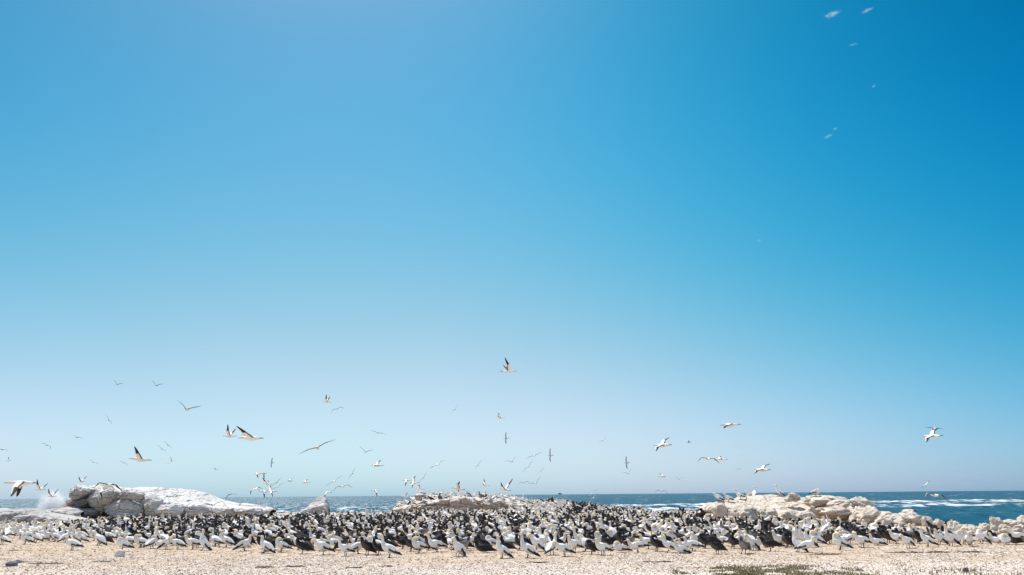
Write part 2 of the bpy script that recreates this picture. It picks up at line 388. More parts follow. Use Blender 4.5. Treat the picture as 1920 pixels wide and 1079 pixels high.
# ------------------------------------------------------------------ rocks
def fnoise(p, s, o=4):
    return noise.fractal(Vector(p) * s, 1.0, 2.0, o, noise_basis='PERLIN_ORIGINAL')
ROCKS = []          # (object, BVHTree in world space)
def finish_rock(name, verts, faces, mat, label, cat, group=None, smooth=True):
    c = np.array(verts).mean(0); c[2] = np.array(verts)[:, 2].min()
    me = np_mesh(name, np.array(verts) - c, faces, smooth)
    o = link(name, me, mat); o.location = c
    tag(o, label, cat, group)
    ROCKS.append(BVHTree.FromPolygons([tuple(v) for v in verts], [tuple(int(i) for i in f) for f in faces]))
    return o
def rock_top(x, y):
    best = None
    for b in ROCKS:
        h = b.ray_cast(Vector((x, y, 12)), Vector((0, 0, -1)))
        if h[0] is not None and (best is None or h[0].z > best): best = h[0].z
    return best
def ridge_rock(name, d, top, cliff, depth, mat, label, cat, base=-0.5, undercut=0.35, amp=0.3, freq=0.45, strata=0.12, seed=0, res=0.16, group=None, lean=0.0):
    """a long outcrop: top = [(px,py)] skyline, cliff = [(px,py)] upper edge of the front cliff, depth = [(px, metres)]"""
    tp = [at(px, py, d) for px, py in top]; tx = [p.x for p in tp]; tzs = [p.z for p in tp]
    cp = [at(px, py, d) for px, py in cliff]; cx = [p.x for p in cp]; czs = [p.z for p in cp]
    dx = [at(px, 930, d).x for px, _ in depth]; dd = [v for _, v in depth]
    x0, x1 = tx[0], tx[-1]
    nxs = max(24, int((x1 - x0) / res)); NT = 84
    V = []
    for i in range(nxs + 1):
        s = i / nxs; x = x0 + (x1 - x0) * s
        T = float(np.interp(x, tx, tzs)); Cc = min(float(np.interp(x, cx, czs)), T - 0.03); dep = float(np.interp(x, dx, dd))
        endk = min(1.0, min(s, 1 - s) / 0.035 + 0.12); endk = endk ** 0.5
        hb = Cc - base
        prof = [(0.25, base), (0.10 + undercut, base + 0.18 * hb), (undercut * 0.9, base + 0.40 * hb), (undercut * 0.25, base + 0.58 * hb), (-0.05, base + 0.80 * hb), (0.02, base + 0.93 * hb),
                (0.22, Cc), (dep * 0.30, Cc + 0.45 * (T - Cc)), (dep * 0.52, T), (dep * 0.75, T - 0.12 * (T - base)), (dep * 0.95, base + 0.55 * (T - base)), (dep, base)]
        P = np.array(prof); L = np.concatenate([[0], np.cumsum(np.hypot(*np.diff(P, axis=0).T))]); L /= L[-1]
        tt = np.linspace(0, 1, NT)
        ys = np.interp(tt, L, P[:, 0]); zs = np.interp(tt, L, P[:, 1])
        ys = (ys - dep * 0.45) * endk + dep * 0.45
        for y, z in zip(ys, zs): V.append([x, d + y, z])
    V = np.array(V)
    # displacement along approximate outward normals
    G = V.reshape(nxs + 1, NT, 3)
    du = np.gradient(G, axis=0); dv = np.gradient(G, axis=1); nn = np.cross(dv, du); nn /= np.linalg.norm(nn, axis=2, keepdims=True) + 1e-9
    if nn[nxs // 2, 8, 1] > 0: nn = -nn
    out = []
    for vi, ((x, y, z), n) in enumerate(zip(V, nn.reshape(-1, 3))):
        p = Vector((x + seed * 13.7, y, z))
        wx = fnoise(p, 0.5, 2) * 0.6
        f = fnoise(p, freq, 5)
        vd = noise.voronoi(p * freq * 1.6 + Vector((wx, wx, wx)))[0]
        crack = min(1.0, (vd[1] - vd[0]) * 3.5)
        st = math.sin((z + 0.35 * fnoise(p, 0.35, 2) + 0.06 * x) * 6.5) * (1 - abs(n[2]))
        ssharp = math.copysign(abs(st) ** 0.5, st)
        q = Vector((p.x * 0.8, p.y, p.z * 1.25)) * freq * 1.3 + Vector((wx, 0, wx)) * .5
        cell = noise.voronoi(q)[1][0]; blk = noise.cell(cell * 3.17 + Vector((seed, 2, 3)))
        q2 = Vector((p.x * 0.7, p.y, p.z * 1.4)) * freq * 3.1 + Vector((wx, wx, 0)); c2 = noise.voronoi(q2); blk2 = noise.cell(c2[1][0] * 2.71 + Vector((1, seed, 5)))
        crk2 = min(1.0, (c2[0][1] - c2[0][0]) * 5)
        dsp = amp * f + amp * 0.45 * (crack - 0.8) + amp * 0.55 * blk + amp * .22 * blk2 + amp * .2 * (crk2 - .8) + strata * ssharp + 0.05 * fnoise(p, 3.0, 3)
        hz = (z - base) / 3.0 + 0.05 * fnoise(p, 0.4, 2) + 0.015 * x
        side_ = max(0.0, 1 - abs(n[2]) * 1.3)
        for lv, dpt in ((0.30, .9), (0.55, 1.2), (0.86, .8)):
            dsp -= amp * dpt * side_ * math.exp(-((hz - lv) / 0.022) ** 2)
        dsp *= 1 - 0.72 * max(0.0, n[2] - 0.35) / 0.65
        out.append([x + n[0] * dsp * 0.6, y + n[1] * dsp, z + n[2] * dsp * 0.55])
    idx = np.arange((nxs + 1) * NT).reshape(nxs + 1, NT)
    nxt = np.roll(idx, -1, axis=1)
    fa = np.stack([idx[:-1], idx[1:], nxt[1:], nxt[:-1]], -1).reshape(-1, 4)
    return finish_rock(name, out, fa, mat, label, cat, group, False)
_ico = {}
def ico(sub):
    if sub not in _ico:
        bm = bmesh.new(); bmesh.ops.create_icosphere(bm, subdivisions=sub, radius=1)
        _ico[sub] = (np.array([v.co[:] for v in bm.verts]), np.array([[v.index for v in f.verts] for f in bm.faces])); bm.free()
    return _ico[sub]
def boulder(name, pxa, pya, pxb, pyb, d, mat, label, cat='boulder', group=None, parent=None, thick=1.0, seed=0, facets=7, rough=0.12, sink=0.25, sub=5, tilt=0.0, sharp=0.82):
    """rounded, slightly faceted boulder seen between pixels (a) and (b), its middle at depth d"""
    a = at(pxa, pya, d); b = at(pxb, pyb, d)
    cx, cz = (a.x + b.x) / 2, (a.z + b.z) / 2; rx, rz = abs(b.x - a.x) / 2, abs(a.z - b.z) / 2
    rz2 = rz * (1 + sink); cz -= rz * sink
    ry = rx * thick
    r_ = random.Random(seed * 101 + 5)
    v, f = ico(sub)
    planes = []
    for i in range(facets):
        n = Vector((r_.gauss(0, 1), r_.gauss(0, 1), r_.gauss(0, 0.8))).normalized(); planes.append((n, r_.uniform(sharp - 0.12, sharp + 0.12)))
    out = []
    off = Vector((seed * 7.3, seed * 3.1, seed * 1.7))
    ct, st = math.cos(tilt), math.sin(tilt)
    for co in v:
        p = Vector(co); r = 1.0
        for n, h in planes:
            q = p.dot(n)
            if q > 0.05: r = min(r, h / q) if h / q < 1 else r
        r = 0.75 * r + 0.25 * min(1.0, r + 0.1)
        q = p * r
        r2 = 1 + rough * 1.6 * noise.noise(q * 1.3 + off) + rough * 0.9 * noise.noise(q * 3.1 + off) + rough * 0.45 * fnoise(q + off, 6.5, 3)
        vd = noise.voronoi(q * 1.5 + off)[0]; r2 -= 0.5 * rough * max(0, 1 - (vd[1] - vd[0]) * 7)
        q = q * r2
        X, Z = q.x * rx, q.z * rz2
        out.append([cx + X * ct - Z * st, d + q.y * ry, cz + X * st + Z * ct])
    o = finish_rock(name, out, f, mat, label, cat, group, parent is None)
    if parent is not None:
        for k in ('category', 'group'):
            if k in o: del o[k]
        o.parent = parent; o.location = o.location - parent.location
    return o

# --- grey cliffed boulder behind the flock
LONGROCK = ridge_rock('rock_outcrop', 74.6,
    [(124, 921), (131, 910), (150, 908), (172, 911), (190, 912), (215, 914), (240, 914), (268, 914), (300, 918), (330, 921), (352, 924), (372, 934), (410, 942), (440, 947), (470, 950), (500, 954)],
    [(124, 928), (150, 911), (190, 917), (215, 922), (240, 920), (262, 928), (278, 938), (300, 941), (340, 945), (380, 951), (430, 953), (470, 955), (500, 958)],
    [(124, 5), (180, 7), (300, 9), (400, 8), (506, 5)], M_GREYROCK,
    'long grey and white guano-covered rock with an overhanging cliff end, behind the flock', 'rock', undercut=0.75, amp=0.75, freq=0.36, strata=0.10, seed=1, res=0.085)
for a in [(126, 909, 176, 934, 73.2, M_BLOCK, 'rock_block', 'light grey overhanging block at the cliff end', 1.3, .66, 60),
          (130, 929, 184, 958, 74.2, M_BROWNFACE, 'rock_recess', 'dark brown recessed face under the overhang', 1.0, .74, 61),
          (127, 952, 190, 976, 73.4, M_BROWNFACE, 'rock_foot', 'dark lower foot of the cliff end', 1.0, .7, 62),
          (166, 910, 226, 962, 73.3, M_BLOCK, 'rock_block', None, .9, .66, 63),
          (196, 933, 274, 966, 73.0, M_BLOCK, 'rock_block', None, .55, .68, 64),
          (214, 915, 280, 940, 72.9, M_BLOCK, 'rock_block', 'pale slab edge running along the cliff top', .7, .64, 65),
          (262, 930, 310, 968, 73.0, M_BLOCK, 'rock_block', None, .7, .66, 66),
          (284, 940, 356, 968, 72.8, M_GREYROCK, 'rock_block', None, .5, .68, 67),
          (340, 945, 398, 968, 72.9, M_BLOCK, 'rock_block', None, .5, .68, 68),
          (392, 950, 446, 968, 72.9, M_BLOCK, 'rock_block', None, .5, .68, 69),
          (440, 951, 504, 966, 73.1, M_BLOCK, 'rock_block', None, .5, .68, 70),
          (200, 958, 262, 972, 72.6, M_BLOCK, 'rock_foot', None, .5, .7, 71)]:
    boulder(a[6], a[0], a[1], a[2], a[3], a[4], a[5], a[7], thick=a[8], sharp=a[9], seed=a[10], facets=15, rough=0.10, sink=0.12, sub=6, parent=LONGROCK)
# --- low slabs to the left of it
ridge_rock('rock_slab', 58, [(4, 979), (22, 966), (50, 962), (90, 965), (128, 971), (150, 976)], [(4, 981), (22, 968), (50, 965), (90, 969), (128, 975), (150, 979)],
    [(4, 3), (60, 5), (150, 3)], M_SLAB, 'broad low grey slab with a curved top edge, left behind the flock', 'rock', base=-0.5, undercut=0.1, amp=0.18, freq=0.6, strata=0.05, seed=2)
ridge_rock('rock_slab', 66, [(-60, 953), (-10, 955), (30, 954), (62, 957), (78, 960)], [(-60, 960), (0, 959), (30, 959), (78, 962)],
    [(-60, 5), (78, 3)], M_SLAB, 'flat layered dark-edged slab by the surf at the frame edge', 'rock', base=-1.0, undercut=0.2, amp=0.3, freq=0.7, strata=0.2, seed=3)
ridge_rock('rock_slab', 70, [(36, 960), (70, 955), (98, 951), (128, 953), (140, 960)], [(36, 963), (70, 960), (98, 957), (128, 961), (140, 964)],
    [(36, 3), (100, 5), (140, 3)], M_SLAB, 'white guano-washed slab between the spray and the cliffed rock', 'rock', base=-1.0, undercut=0.1, amp=0.25, freq=0.7, strata=0.1, seed=4)
boulder('boulder', 112, 935, 138, 962, 80, M_GREYROCK, 'pointed grey boulder beside the cliffed end of the long rock', seed=5, thick=1.0, facets=12, sharp=0.72)
boulder('boulder', -12, 962, 18, 975, 56, M_SLAB, 'small grey boulder at the edge of the low slabs', seed=6, thick=1.4)
boulder('boulder', 72, 958, 98, 968, 62, M_SLAB, 'flat dark grey stone lying on the low slab', seed=7, thick=1.2, facets=9)
ridge_rock('boulder', 82, [(561, 958), (571, 950), (579, 942), (586, 934.5), (592, 931), (600, 930.5), (606, 934), (610, 942), (612, 953)], [(561, 960), (572, 955), (584, 951), (594, 949), (602, 946), (607, 947), (612, 956)],
    [(561, 2.2), (590, 3.2), (612, 2.4)], M_BLOCK, 'single angular white boulder, wedge shaped, standing against the sea behind the flock', 'boulder', base=-0.4, undercut=0.05, amp=0.22, freq=0.6, strata=0.0, seed=8, res=0.06)
# --- ledged outcrop under the roosting birds
ridge_rock('ledge_outcrop', 72, [(732, 953), (752, 945), (778, 934), (800, 928), (835, 930), (880, 931), (915, 934), (950, 935), (990, 942)],
    [(732, 957), (760, 950), (790, 944), (835, 938), (850, 934), (900, 936), (950, 941), (990, 948)], [(732, 4), (800, 8), (900, 9), (990, 5)], M_BROWNLEDGE,
    'whitened rock outcrop with brown ledges, crowded with roosting birds', 'rock', base=-0.3, undercut=0.4, amp=0.35, freq=0.6, strata=0.14, seed=9)
boulder('boulder', 836, 930, 899, 954, 69.2, M_BROWNLEDGE, 'brown block of rock jutting from the ledged outcrop', seed=10, thick=0.6, facets=15, sharp=0.70, sink=0.2, sub=6)
boulder('boulder', 896, 937, 953, 954, 69.6, M_BROWNLEDGE, 'long brown ledge stone beside the jutting block', seed=11, thick=0.5, facets=15, sharp=0.70, sink=0.2, sub=6)
boulder('boulder', 778, 925, 800, 938, 73, M_BROWNLEDGE, 'small dark round stone high on the ledged outcrop', seed=12, thick=0.9)

# --- cream boulders on the right
ridge_rock('rock_outcrop', 50, [(1332, 956), (1340, 944), (1362, 941), (1400, 937), (1440, 931), (1480, 929), (1520, 931), (1560, 932), (1600, 935), (1640, 945), (1680, 956), (1720, 966), (1745, 974)],
    [(1332, 962), (1345, 948), (1380, 955), (1420, 962), (1450, 967), (1480, 964), (1530, 966), (1600, 968), (1650, 970), (1700, 974), (1745, 980)],
    [(1332, 4), (1440, 9), (1600, 9), (1745, 5)], M_CREAM, 'broad cream outcrop of rounded rock rising behind the flock', 'rock', base=-0.4, undercut=0.35, amp=0.45, freq=0.75, strata=0.05, seed=13, res=0.12)
CB = [
 (1333,942,1366,972,49.6,'cream block at the low end of the outcrop below two perched gannets',14),
 (1362,946,1425,982,48.6,'broad cream boulder with a shadowed hollow at the end of the outcrop',15),
 (1408,950,1462,980,49.0,'smooth cream boulder bulging out under the brown stained flat',16),
 (1470,924,1500,938,52,'small domed boulder on the crest between the two lone perched birds',17),
 (1502,928,1596,946,51.5,'long low slab along the crest of the cream outcrop',18),
 (1592,931,1640,958,49.6,'big rounded cream boulder at the high end of the crest',19),
 (1546,937,1592,952,49.4,'oval cream boulder in the middle of the slope',20),
 (1526,947,1604,968,48.3,'long smooth cream boulder across the middle of the outcrop',21),
 (1458,956,1512,982,47.4,'ribbed cream boulder just behind the flock, low in the outcrop',22),
 (1494,958,1536,982,47.2,'rounded cream boulder beside the ribbed one, behind the flock',23),
 (1514,949,1530,961,48.0,'small round brownish stone lodged between cream boulders',24),
 (1591,959,1617,984,46.8,'upright brownish block with a flat top low in the outcrop',25),
 (1606,952,1668,990,46.2,'large cream boulder with a deep shadowed underside',26),
 (1636,962,1700,992,45.4,'wide cream boulder sloping down behind the flock',27),
 (1594,950,1644,976,47.8,'broad cream boulder filling the slope under the big rounded one',46),
 (1640,972,1672,990,44.4,'small cream boulder at the foot of the wide sloping one',28),
 (1686,954,1722,972,50,'tilted flat cream slab against the dark blue water',29),
 (1664,961,1736,990,46.6,'long cream boulder running down toward the water',30),
 (1724,967,1752,990,45,'cream boulder at the water end of the long one',31),
 (1746,972,1776,998,42,'cream boulder behind the raised dark wing',32),
 (1770,975,1803,1000,41,'peaked cream boulder at the gap before the open water',33),
 (1796,983,1832,1004,39,'low cream boulder at the water gap, behind upright gannets',34),
 (1834,980,1862,1004,36,'cream boulder at the foot of the tall round one',35),
 (1853,968,1882,999,35,'tall rounded cream boulder standing against the water',36),
 (1876,974,1912,988,36,'flat topped cream boulder on the shore pile',37),
 (1903,967,1934,988,34.5,'cream boulder high at the frame edge of the shore pile',38),
 (1868,984,1902,1008,33.5,'broad cream boulder in the middle of the shore pile',39),
 (1896,982,1930,1004,33,'cream boulder low at the frame edge of the shore pile',40),
 (1838,994,1874,1013,32.5,'low cream boulder in front of the tall round one',41),
 (1870,1000,1900,1014,32,'small cream boulder half buried behind sitting birds',42),
 (1900,1000,1945,1018,31,'pale flat boulder beside the dark sitting bird',43),
 (1810,995,1840,1010,36,'small cream boulder between the standing gannets and the water',44),
 (1935,975,1990,1010,32,'cream boulder partly outside the frame on the shore pile',45),
]
for a in CB:
    r_ = random.Random(a[6])
    boulder('boulder', a[0], a[1], a[2], a[3], a[4], M_CREAM, a[5], 'boulder', 'cream boulders along the shore', seed=a[6], thick=r_.uniform(0.75, 1.1), facets=r_.choice([9, 12, 15]), rough=0.16, sink=0.35, sub=5, tilt=r_.uniform(-0.15, 0.15), sharp=0.79)

# ------------------------------------------------------------------ birds
WHT = np.array((0.84, 0.815, 0.775)); BUF = np.array((0.80, 0.66, 0.45)); BLK = np.array((0.018, 0.016, 0.016)); BIL = np.array((0.30, 0.33, 0.36))
DRK = np.array((0.020, 0.0165, 0.017)); DRK2 = np.array((0.085, 0.072, 0.065)); GRY = np.array((0.16, 0.14, 0.125))
def catmull(P, n):
    P = np.asarray(P, float); m = len(P); out = []
    for t in np.linspace(0, m - 1, n):
        i = min(int(t), m - 2); f = t - i
        p0 = P[max(i - 1, 0)]; p1 = P[i]; p2 = P[i + 1]; p3 = P[min(i + 2, m - 1)]
        out.append(0.5 * ((2 * p1) + (-p0 + p2) * f + (2 * p0 - 5 * p1 + 4 * p2 - p3) * f * f + (-p0 + 3 * p1 - 3 * p2 + p3) * f ** 3))
    return np.array(out)
def loft(cent, wid, hei, side, nseg, nring, smooth=True):
    """closed tube; side = approximate lateral direction. returns verts, quads(+fan), (t, angle) per vertex"""
    A = np.concatenate([np.asarray(cent, float), np.asarray(wid, float)[:, None], np.asarray(hei, float)[:, None]], 1)
    B = catmull(A, nseg) if smooth else A
    n = len(B); c = B[:, :3]; w = np.maximum(B[:, 3], 0.002); h = np.maximum(B[:, 4], 0.002)
    T = np.gradient(c, axis=0); T /= np.linalg.norm(T, axis=1, keepdims=True) + 1e-9
    S = np.asarray(side, float)[None, :] - T * (T @ np.asarray(side, float))[:, None]; S /= np.linalg.norm(S, axis=1, keepdims=True) + 1e-9
    U = np.cross(T, S); 
    th = np.linspace(0, 2 * np.pi, nring, endpoint=False)
    V = c[:, None, :] + S[:, None, :] * (w[:, None] * np.cos(th))[..., None] + U[:, None, :] * (h[:, None] * np.sin(th))[..., None]
    V = V.reshape(-1, 3); tt = np.repeat(np.linspace(0, 1, n), nring); aa = np.tile(th, n)
    ii = np.arange(n * nring).reshape(n, nring); jj = np.roll(ii, -1, 1)
    fa = np.stack([ii[:-1], ii[1:], jj[1:], jj[:-1]], -1).reshape(-1, 4).tolist()
    V = np.concatenate([V, c[:1], c[-1:]]); tt = np.concatenate([tt, [0, 1]]); aa = np.concatenate([aa, [0, 0]])
    a, b = n * nring, n * nring + 1
    for k in range(nring):
        k2 = (k + 1) % nring
        fa.append([k2, k, a]); fa.append([(n - 1) * nring + k, (n - 1) * nring + k2, b])
    return V, fa, tt, aa
class Parts:
    def __init__(s): s.v = []; s.f = []; s.c = []; s.n = 0
    def add(s, V, fa, col):
        s.v.append(V); s.f += [[i + s.n for i in q] for q in fa]; s.c.append(np.broadcast_to(col, (len(V), 3))); s.n += len(V)
    def arrays(s): return np.concatenate(s.v), s.f, np.concatenate(s.c)
def remeshed(parts, voxel, target, name):
    V, fa, colr = parts.arrays()
    me = bpy.data.meshes.new('tmp'); me.from_pydata([tuple(v) for v in V], [], fa)
    o = bpy.data.objects.new('tmp', me); COL.objects.link(o)
    m = o.modifiers.new('r', 'REMESH'); m.mode = 'VOXEL'; m.voxel_size = voxel
    sm = o.modifiers.new('s', 'SMOOTH'); sm.factor = 0.5; sm.iterations = 2
    dc = o.modifiers.new('d', 'DECIMATE'); dc.ratio = 1.0
    dg = bpy.context.evaluated_depsgraph_get(); nf = len(o.evaluated_get(dg).data.polygons)
    dc.ratio = min(1.0, target / max(nf * 2, 1))
    dg = bpy.context.evaluated_depsgraph_get(); dg.update()
    out = bpy.data.meshes.new_from_object(o.evaluated_get(dg)); out.name = name
    bpy.data.objects.remove(o); bpy.data.meshes.remove(me)
    kd = kdtree.KDTree(len(V))
    for i, v in enumerate(V): kd.insert(v, i)
    kd.balance()
    cc = np.array([colr[kd.find(v.co)[1]] for v in out.vertices])
    set_col(out, cc, 'plumage')
    out.polygons.foreach_set('use_smooth', np.ones(len(out.polygons), bool))
    out.materials.clear(); out.materials.append(M_FEATHER)
    return out
def pal(kind):
    if kind == 'adult': return dict(W=WHT, B=BUF, K=BLK, G=BIL, U=WHT * 0.97)
    if kind == 'dark': return dict(W=DRK, B=DRK * 0.8, K=BLK, G=DRK2, U=DRK2)
    if kind == 'grey': return dict(W=GRY, B=DRK2 * 0.8, K=DRK, G=DRK2, U=GRY * 1.9)
BODY = {
 'stand': [(-.45, 0.105, .02, .010, 'K'), (-.36, 0.133, .045, .020, 'K'), (-.26, 0.170, .068, .050, 'W'), (-.15, 0.217, .104, .096, 'W'), (-.02, 0.270, .132, .130, 'W'), (.10, 0.320, .116, .120, 'W')],
 'steep': [(-.41, 0.035, .02, .010, 'K'), (-.33, 0.080, .045, .020, 'K'), (-.245, 0.135, .068, .050, 'W'), (-.15, 0.203, .102, .096, 'W'), (-.03, 0.280, .130, .130, 'W'), (.085, 0.350, .114, .120, 'W')],
 'sit': [(-.50, .07, .02, .010, 'K'), (-.40, .09, .045, .020, 'K'), (-.29, .115, .07, .045, 'W'), (-.16, .14, .11, .085, 'W'), (-.02, .155, .14, .115, 'W'), (.11, .19, .122, .112, 'W')],
 'flat': [(-.52, 0.150, .02, .010, 'K'), (-.42, 0.170, .045, .020, 'K'), (-.30, 0.200, .062, .042, 'W'), (-.17, 0.235, .095, .085, 'W'), (-.02, 0.260, .122, .115, 'W'), (.11, 0.290, .110, .110, 'W')],
}
NECK = {  # offsets relative to the upper breast point; x,z,w,h,y,key
 'upright': [(.075, .065, .076, .080, 0, 'W'), (.105, .118, .060, .060, 0, 'B'), (.108, .158, .052, .053, 0, 'B'), (.128, .195, .055, .054, 0, 'B'), (.166, .203, .042, .038, 0, 'B')],
 'tall': [(.06, .085, .072, .078, 0, 'W'), (.08, .18, .048, .050, 0, 'W'), (.085, .285, .046, .048, 0, 'B'), (.10, .345, .054, .054, 0, 'B'), (.138, .362, .041, .038, 0, 'B')],
 'sky': [(.055, .085, .072, .078, 0, 'W'), (.065, .18, .047, .050, 0, 'W'), (.07, .285, .045, .047, 0, 'B'), (.085, .345, .052, .052, 0, 'B'), (.10, .385, .034, .033, 0, 'B')],
 'down': [(.08, .07, .072, .078, 0, 'W'), (.135, .14, .057, .058, 0, 'B'), (.175, .175, .054, .054, 0, 'B'), (.212, .160, .055, .054, .01, 'B'), (.230, .122, .042, .039, .015, 'B')],
 'preen': [(.055, .085, .076, .08, 0, 'W'), (.07, .16, .057, .058, .01, 'B'), (.025, .205, .054, .054, .03, 'B'), (-.03, .195, .055, .054, .06, 'B'), (-.065, .16, .042, .039, .085, 'B')],
 'tucked': [(.03, .07, .080, .085, 0, 'W'), (.035, .125, .060, .06, 0, 'W'), (-.015, .155, .05, .048, .02, 'B'), (-.075, .135, .046, .042, .03, 'B'), (-.12, .105, .030, .028, .035, 'B')],
 'reach': [(.08, .05, .072, .076, 0, 'W'), (.16, .10, .050, .050, 0, 'W'), (.24, .15, .044, .044, 0, 'B'), (.30, .175, .055, .054, 0, 'B'), (.342, .172, .041, .038, 0, 'B')],
 'turned': [(.06, .085, .072, .078, 0, 'W'), (.08, .17, .055, .057, 0, 'B'), (.075, .24, .049, .051, .005, 'B'), (.075, .285, .056, .055, .03, 'B'), (.08, .292, .041, .038, .07, 'B')],
}
BILLD = {'upright': (1, -.08, 0), 'tall': (1, 0, 0), 'sky': (.15, 1, 0), 'down': (-.25, -1, .05), 'preen': (-.55, -.75, .25), 'tucked': (-.8, -.45, .1), 'reach': (1, -.1, 0), 'turned': (.15, -.05, 1)}
def wing_loft(P, side, a1, a2, sw1, sw2, root, pl, scale=1.0, ck=1.0):
    """open wing: a1/a2 dihedral of arm and hand (deg), sw1 forward sweep of arm, sw2 backward sweep of hand"""
    r = Vector(root); l1, l2 = .40 * scale, .56 * scale
    def dirn(a, s): return Vector((math.sin(R(s)), side * math.cos(R(a)) * math.cos(R(s)), math.sin(R(a)) * math.cos(R(s))))
    d1, d2 = dirn(a1, sw1), dirn(a2, -sw2)
    w = r + d1 * l1
    pts = [r - d1 * .06, r + d1 * .05, r + d1 * l1 * .5, w, w + d2 * l2 * .3, w + d2 * l2 * .6, w + d2 * l2 * .85, w + d2 * l2]
    chord = [.10, .115, .108, .100, .084, .062, .038, .010]
    chord = [c * ck for c in chord]
    thick = [.024, .026, .022, .020, .013, .009, .007, .004]
    pts = [Vector((p.x - c * .55 * 1.0, p.y, p.z)) for p, c in zip(pts, chord)]
    V, fa, tt, aa = loft([p[:] for p in pts], chord, thick, (1, 0, 0.0), 30, 10)
    c = np.cos(aa); t = tt * 7 / 7
    black = (c < -0.42) | ((t > .47) & (c < 0.35 - (t - .47) * -0.2)) | (t > .82)
    body = pl['W'][None] * np.ones((len(V), 1)); body[black] = pl['K']
    P.add(V, fa, body)
BIRD = {}
def bird_proto(name, kind, body, neck, wings=None, sub=1.0):
    pl = pal(kind); P = Parts()
    bp = BODY[body]; bx, bz = bp[-1][0], bp[-1][1]
    pts = [(x, 0, z, w, h, k) for x, z, w, h, k in bp] + [(bx + x, y, bz + z, w, h, k) for x, z, w, h, y, k in NECK[neck]]
    e = pts[-1]; bd = Vector((BILLD[neck][0], BILLD[neck][2], BILLD[neck][1])).normalized()
    q = Vector(e[:3]) + bd * .028
    pts2 = pts + [(q.x, q.y, q.z, .018, .018, 'G')]
    V, fa, tt, aa = loft([p[:3] for p in pts2], [p[3] for p in pts2], [p[4] for p in pts2], (0, 1, 0), 54, 14)
    keys = np.array([pl[p[5]] for p in pts2]); pos = tt * (len(pts2) - 1)
    col = np.stack([np.interp(pos, np.arange(len(pts2)), keys[:, i]) for i in range(3)], 1)
    if kind != 'adult':
        belly = (np.sin(aa) * (1 if True else -1) < -0.3) & (pos > 2.2) & (pos < 7); col[belly] = pl['U']
    P.add(V, fa, col)
    if wings is None:
        dz = bz - .375
        for s in (1, -1):
            up_ = [.025, .048, .045, .032, .016, .008]; ys_ = [.085, .124, .114, .078, .036, .015]; k_ = 1.14 if body == 'sit' else 1.0
            c = [(p[0], s * yy * k_, p[1] + u) for p, u, yy in zip(bp[::-1], up_, ys_)]
            V, fa, tt, aa = loft(c, [.012, .024, .026, .022, .016, .008], [.05, .088, .085, .058, .032, .012], (0, 1, 0), 26, 10)
            low = np.sin(aa) * (-1 if False else 1)
            zr = V[:, 2] - np.interp(V[:, 0], [p[0] for p in c[::-1]], [p[2] for p in c[::-1]])
            blk = ((zr < -0.016) & (tt > .20)) | ((tt > .50) & (zr < 0.02)) | (tt > .68)
            cw = np.ones((len(V), 1)) * pl['W'][None]
            if kind == 'dark': cw = cw * rng.uniform(.8, 1.5, (len(V), 1))
            cw[blk] = pl['K']
            P.add(V, fa, cw)
    else:
        for s, spec in zip((1, -1), wings):
            if spec is None: continue
            wing_loft(P, s, *spec, root=(bx - .02, s * .09, bz + .04), pl=pl, scale=.70, ck=1.55)
    if body != 'sit':
        for s in (1, -1):
            V, fa, _, _ = loft([(-.02, s * .055, bz - .17), (-.015, s * .058, .09), (.0, s * .06, .02)], [.022, .015, .014], [.022, .015, .014], (0, 1, 0), 6, 7, False)
            P.add(V, fa, BLK * 1.3)
            V, fa, _, _ = loft([(-.03, s * .06, .012), (.03, s * .063, .012), (.085, s * .066, .010)], [.014, .030, .036], [.010, .010, .008], (0, 1, 0), 5, 8, False)
            P.add(V, fa, BLK * 1.3)
    me = remeshed(P, 0.0115, 2600, 'gannet_' + name)
    # bill
    b0 = Vector(e[:3]) + bd * .012
    bl = [b0, b0 + bd * .05, b0 + bd * .10, b0 + bd * .128 + Vector((0, 0, -.004))]
    V, fa, _, _ = loft([p[:] for p in bl], [.021, .015, .008, .003], [.021, .016, .009, .003], (0, 1, 0) if abs(bd.y) < .7 else (1, 0, 0), 9, 8)
    bm = bpy.data.meshes.new('bill_' + name); bm.from_pydata([tuple(v) for v in V], [], fa)
    bm.polygons.foreach_set('use_smooth', np.ones(len(bm.polygons), bool)); bm.materials.append(M_BILL if kind == 'adult' else M_DARKSTONE)
    # single mesh variant (small birds): bill joined
    BIRD[name] = (me, bm)
def joined(me, bm, name):
    b = bmesh.new(); b.from_mesh(me); n = len(b.verts); nf = len(b.faces); b.from_mesh(bm)
    b.verts.ensure_lookup_table(); b.faces.ensure_lookup_table()
    for f in b.faces[nf:]: f.material_index = 1
    out = bpy.data.meshes.new(name); b.to_mesh(out); b.free()
    out.materials.clear(); out.materials.append(M_FEATHER); out.materials.append(bm.materials[0]); return out

ADULT = {}
for nm, b, nk in (('upright', 'stand', 'upright'), ('tall', 'steep', 'tall'), ('sky', 'steep', 'sky'), ('down', 'steep', 'down'), ('preen', 'stand', 'preen'), ('tucked', 'stand', 'tucked'),
                  ('reach', 'flat', 'reach'), ('turned', 'steep', 'turned'), ('level', 'flat', 'upright'), ('sit', 'sit', 'upright'), ('sittuck', 'sit', 'tucked')):
    bird_proto(nm, 'adult', b, nk)
for nm, b, nk in (('dk_upright', 'steep', 'upright'), ('dk_preen', 'stand', 'preen'), ('dk_down', 'stand', 'down'), ('dk_tucked', 'stand', 'tucked'), ('dk_turned', 'stand', 'turned'), ('dk_level', 'flat', 'upright'), ('dk_sit', 'sit', 'upright')):
    bird_proto(nm, 'dark', b, nk)
bird_proto('gr_upright', 'grey', 'stand', 'upright'); bird_proto('gr_turned', 'grey', 'stand', 'turned')
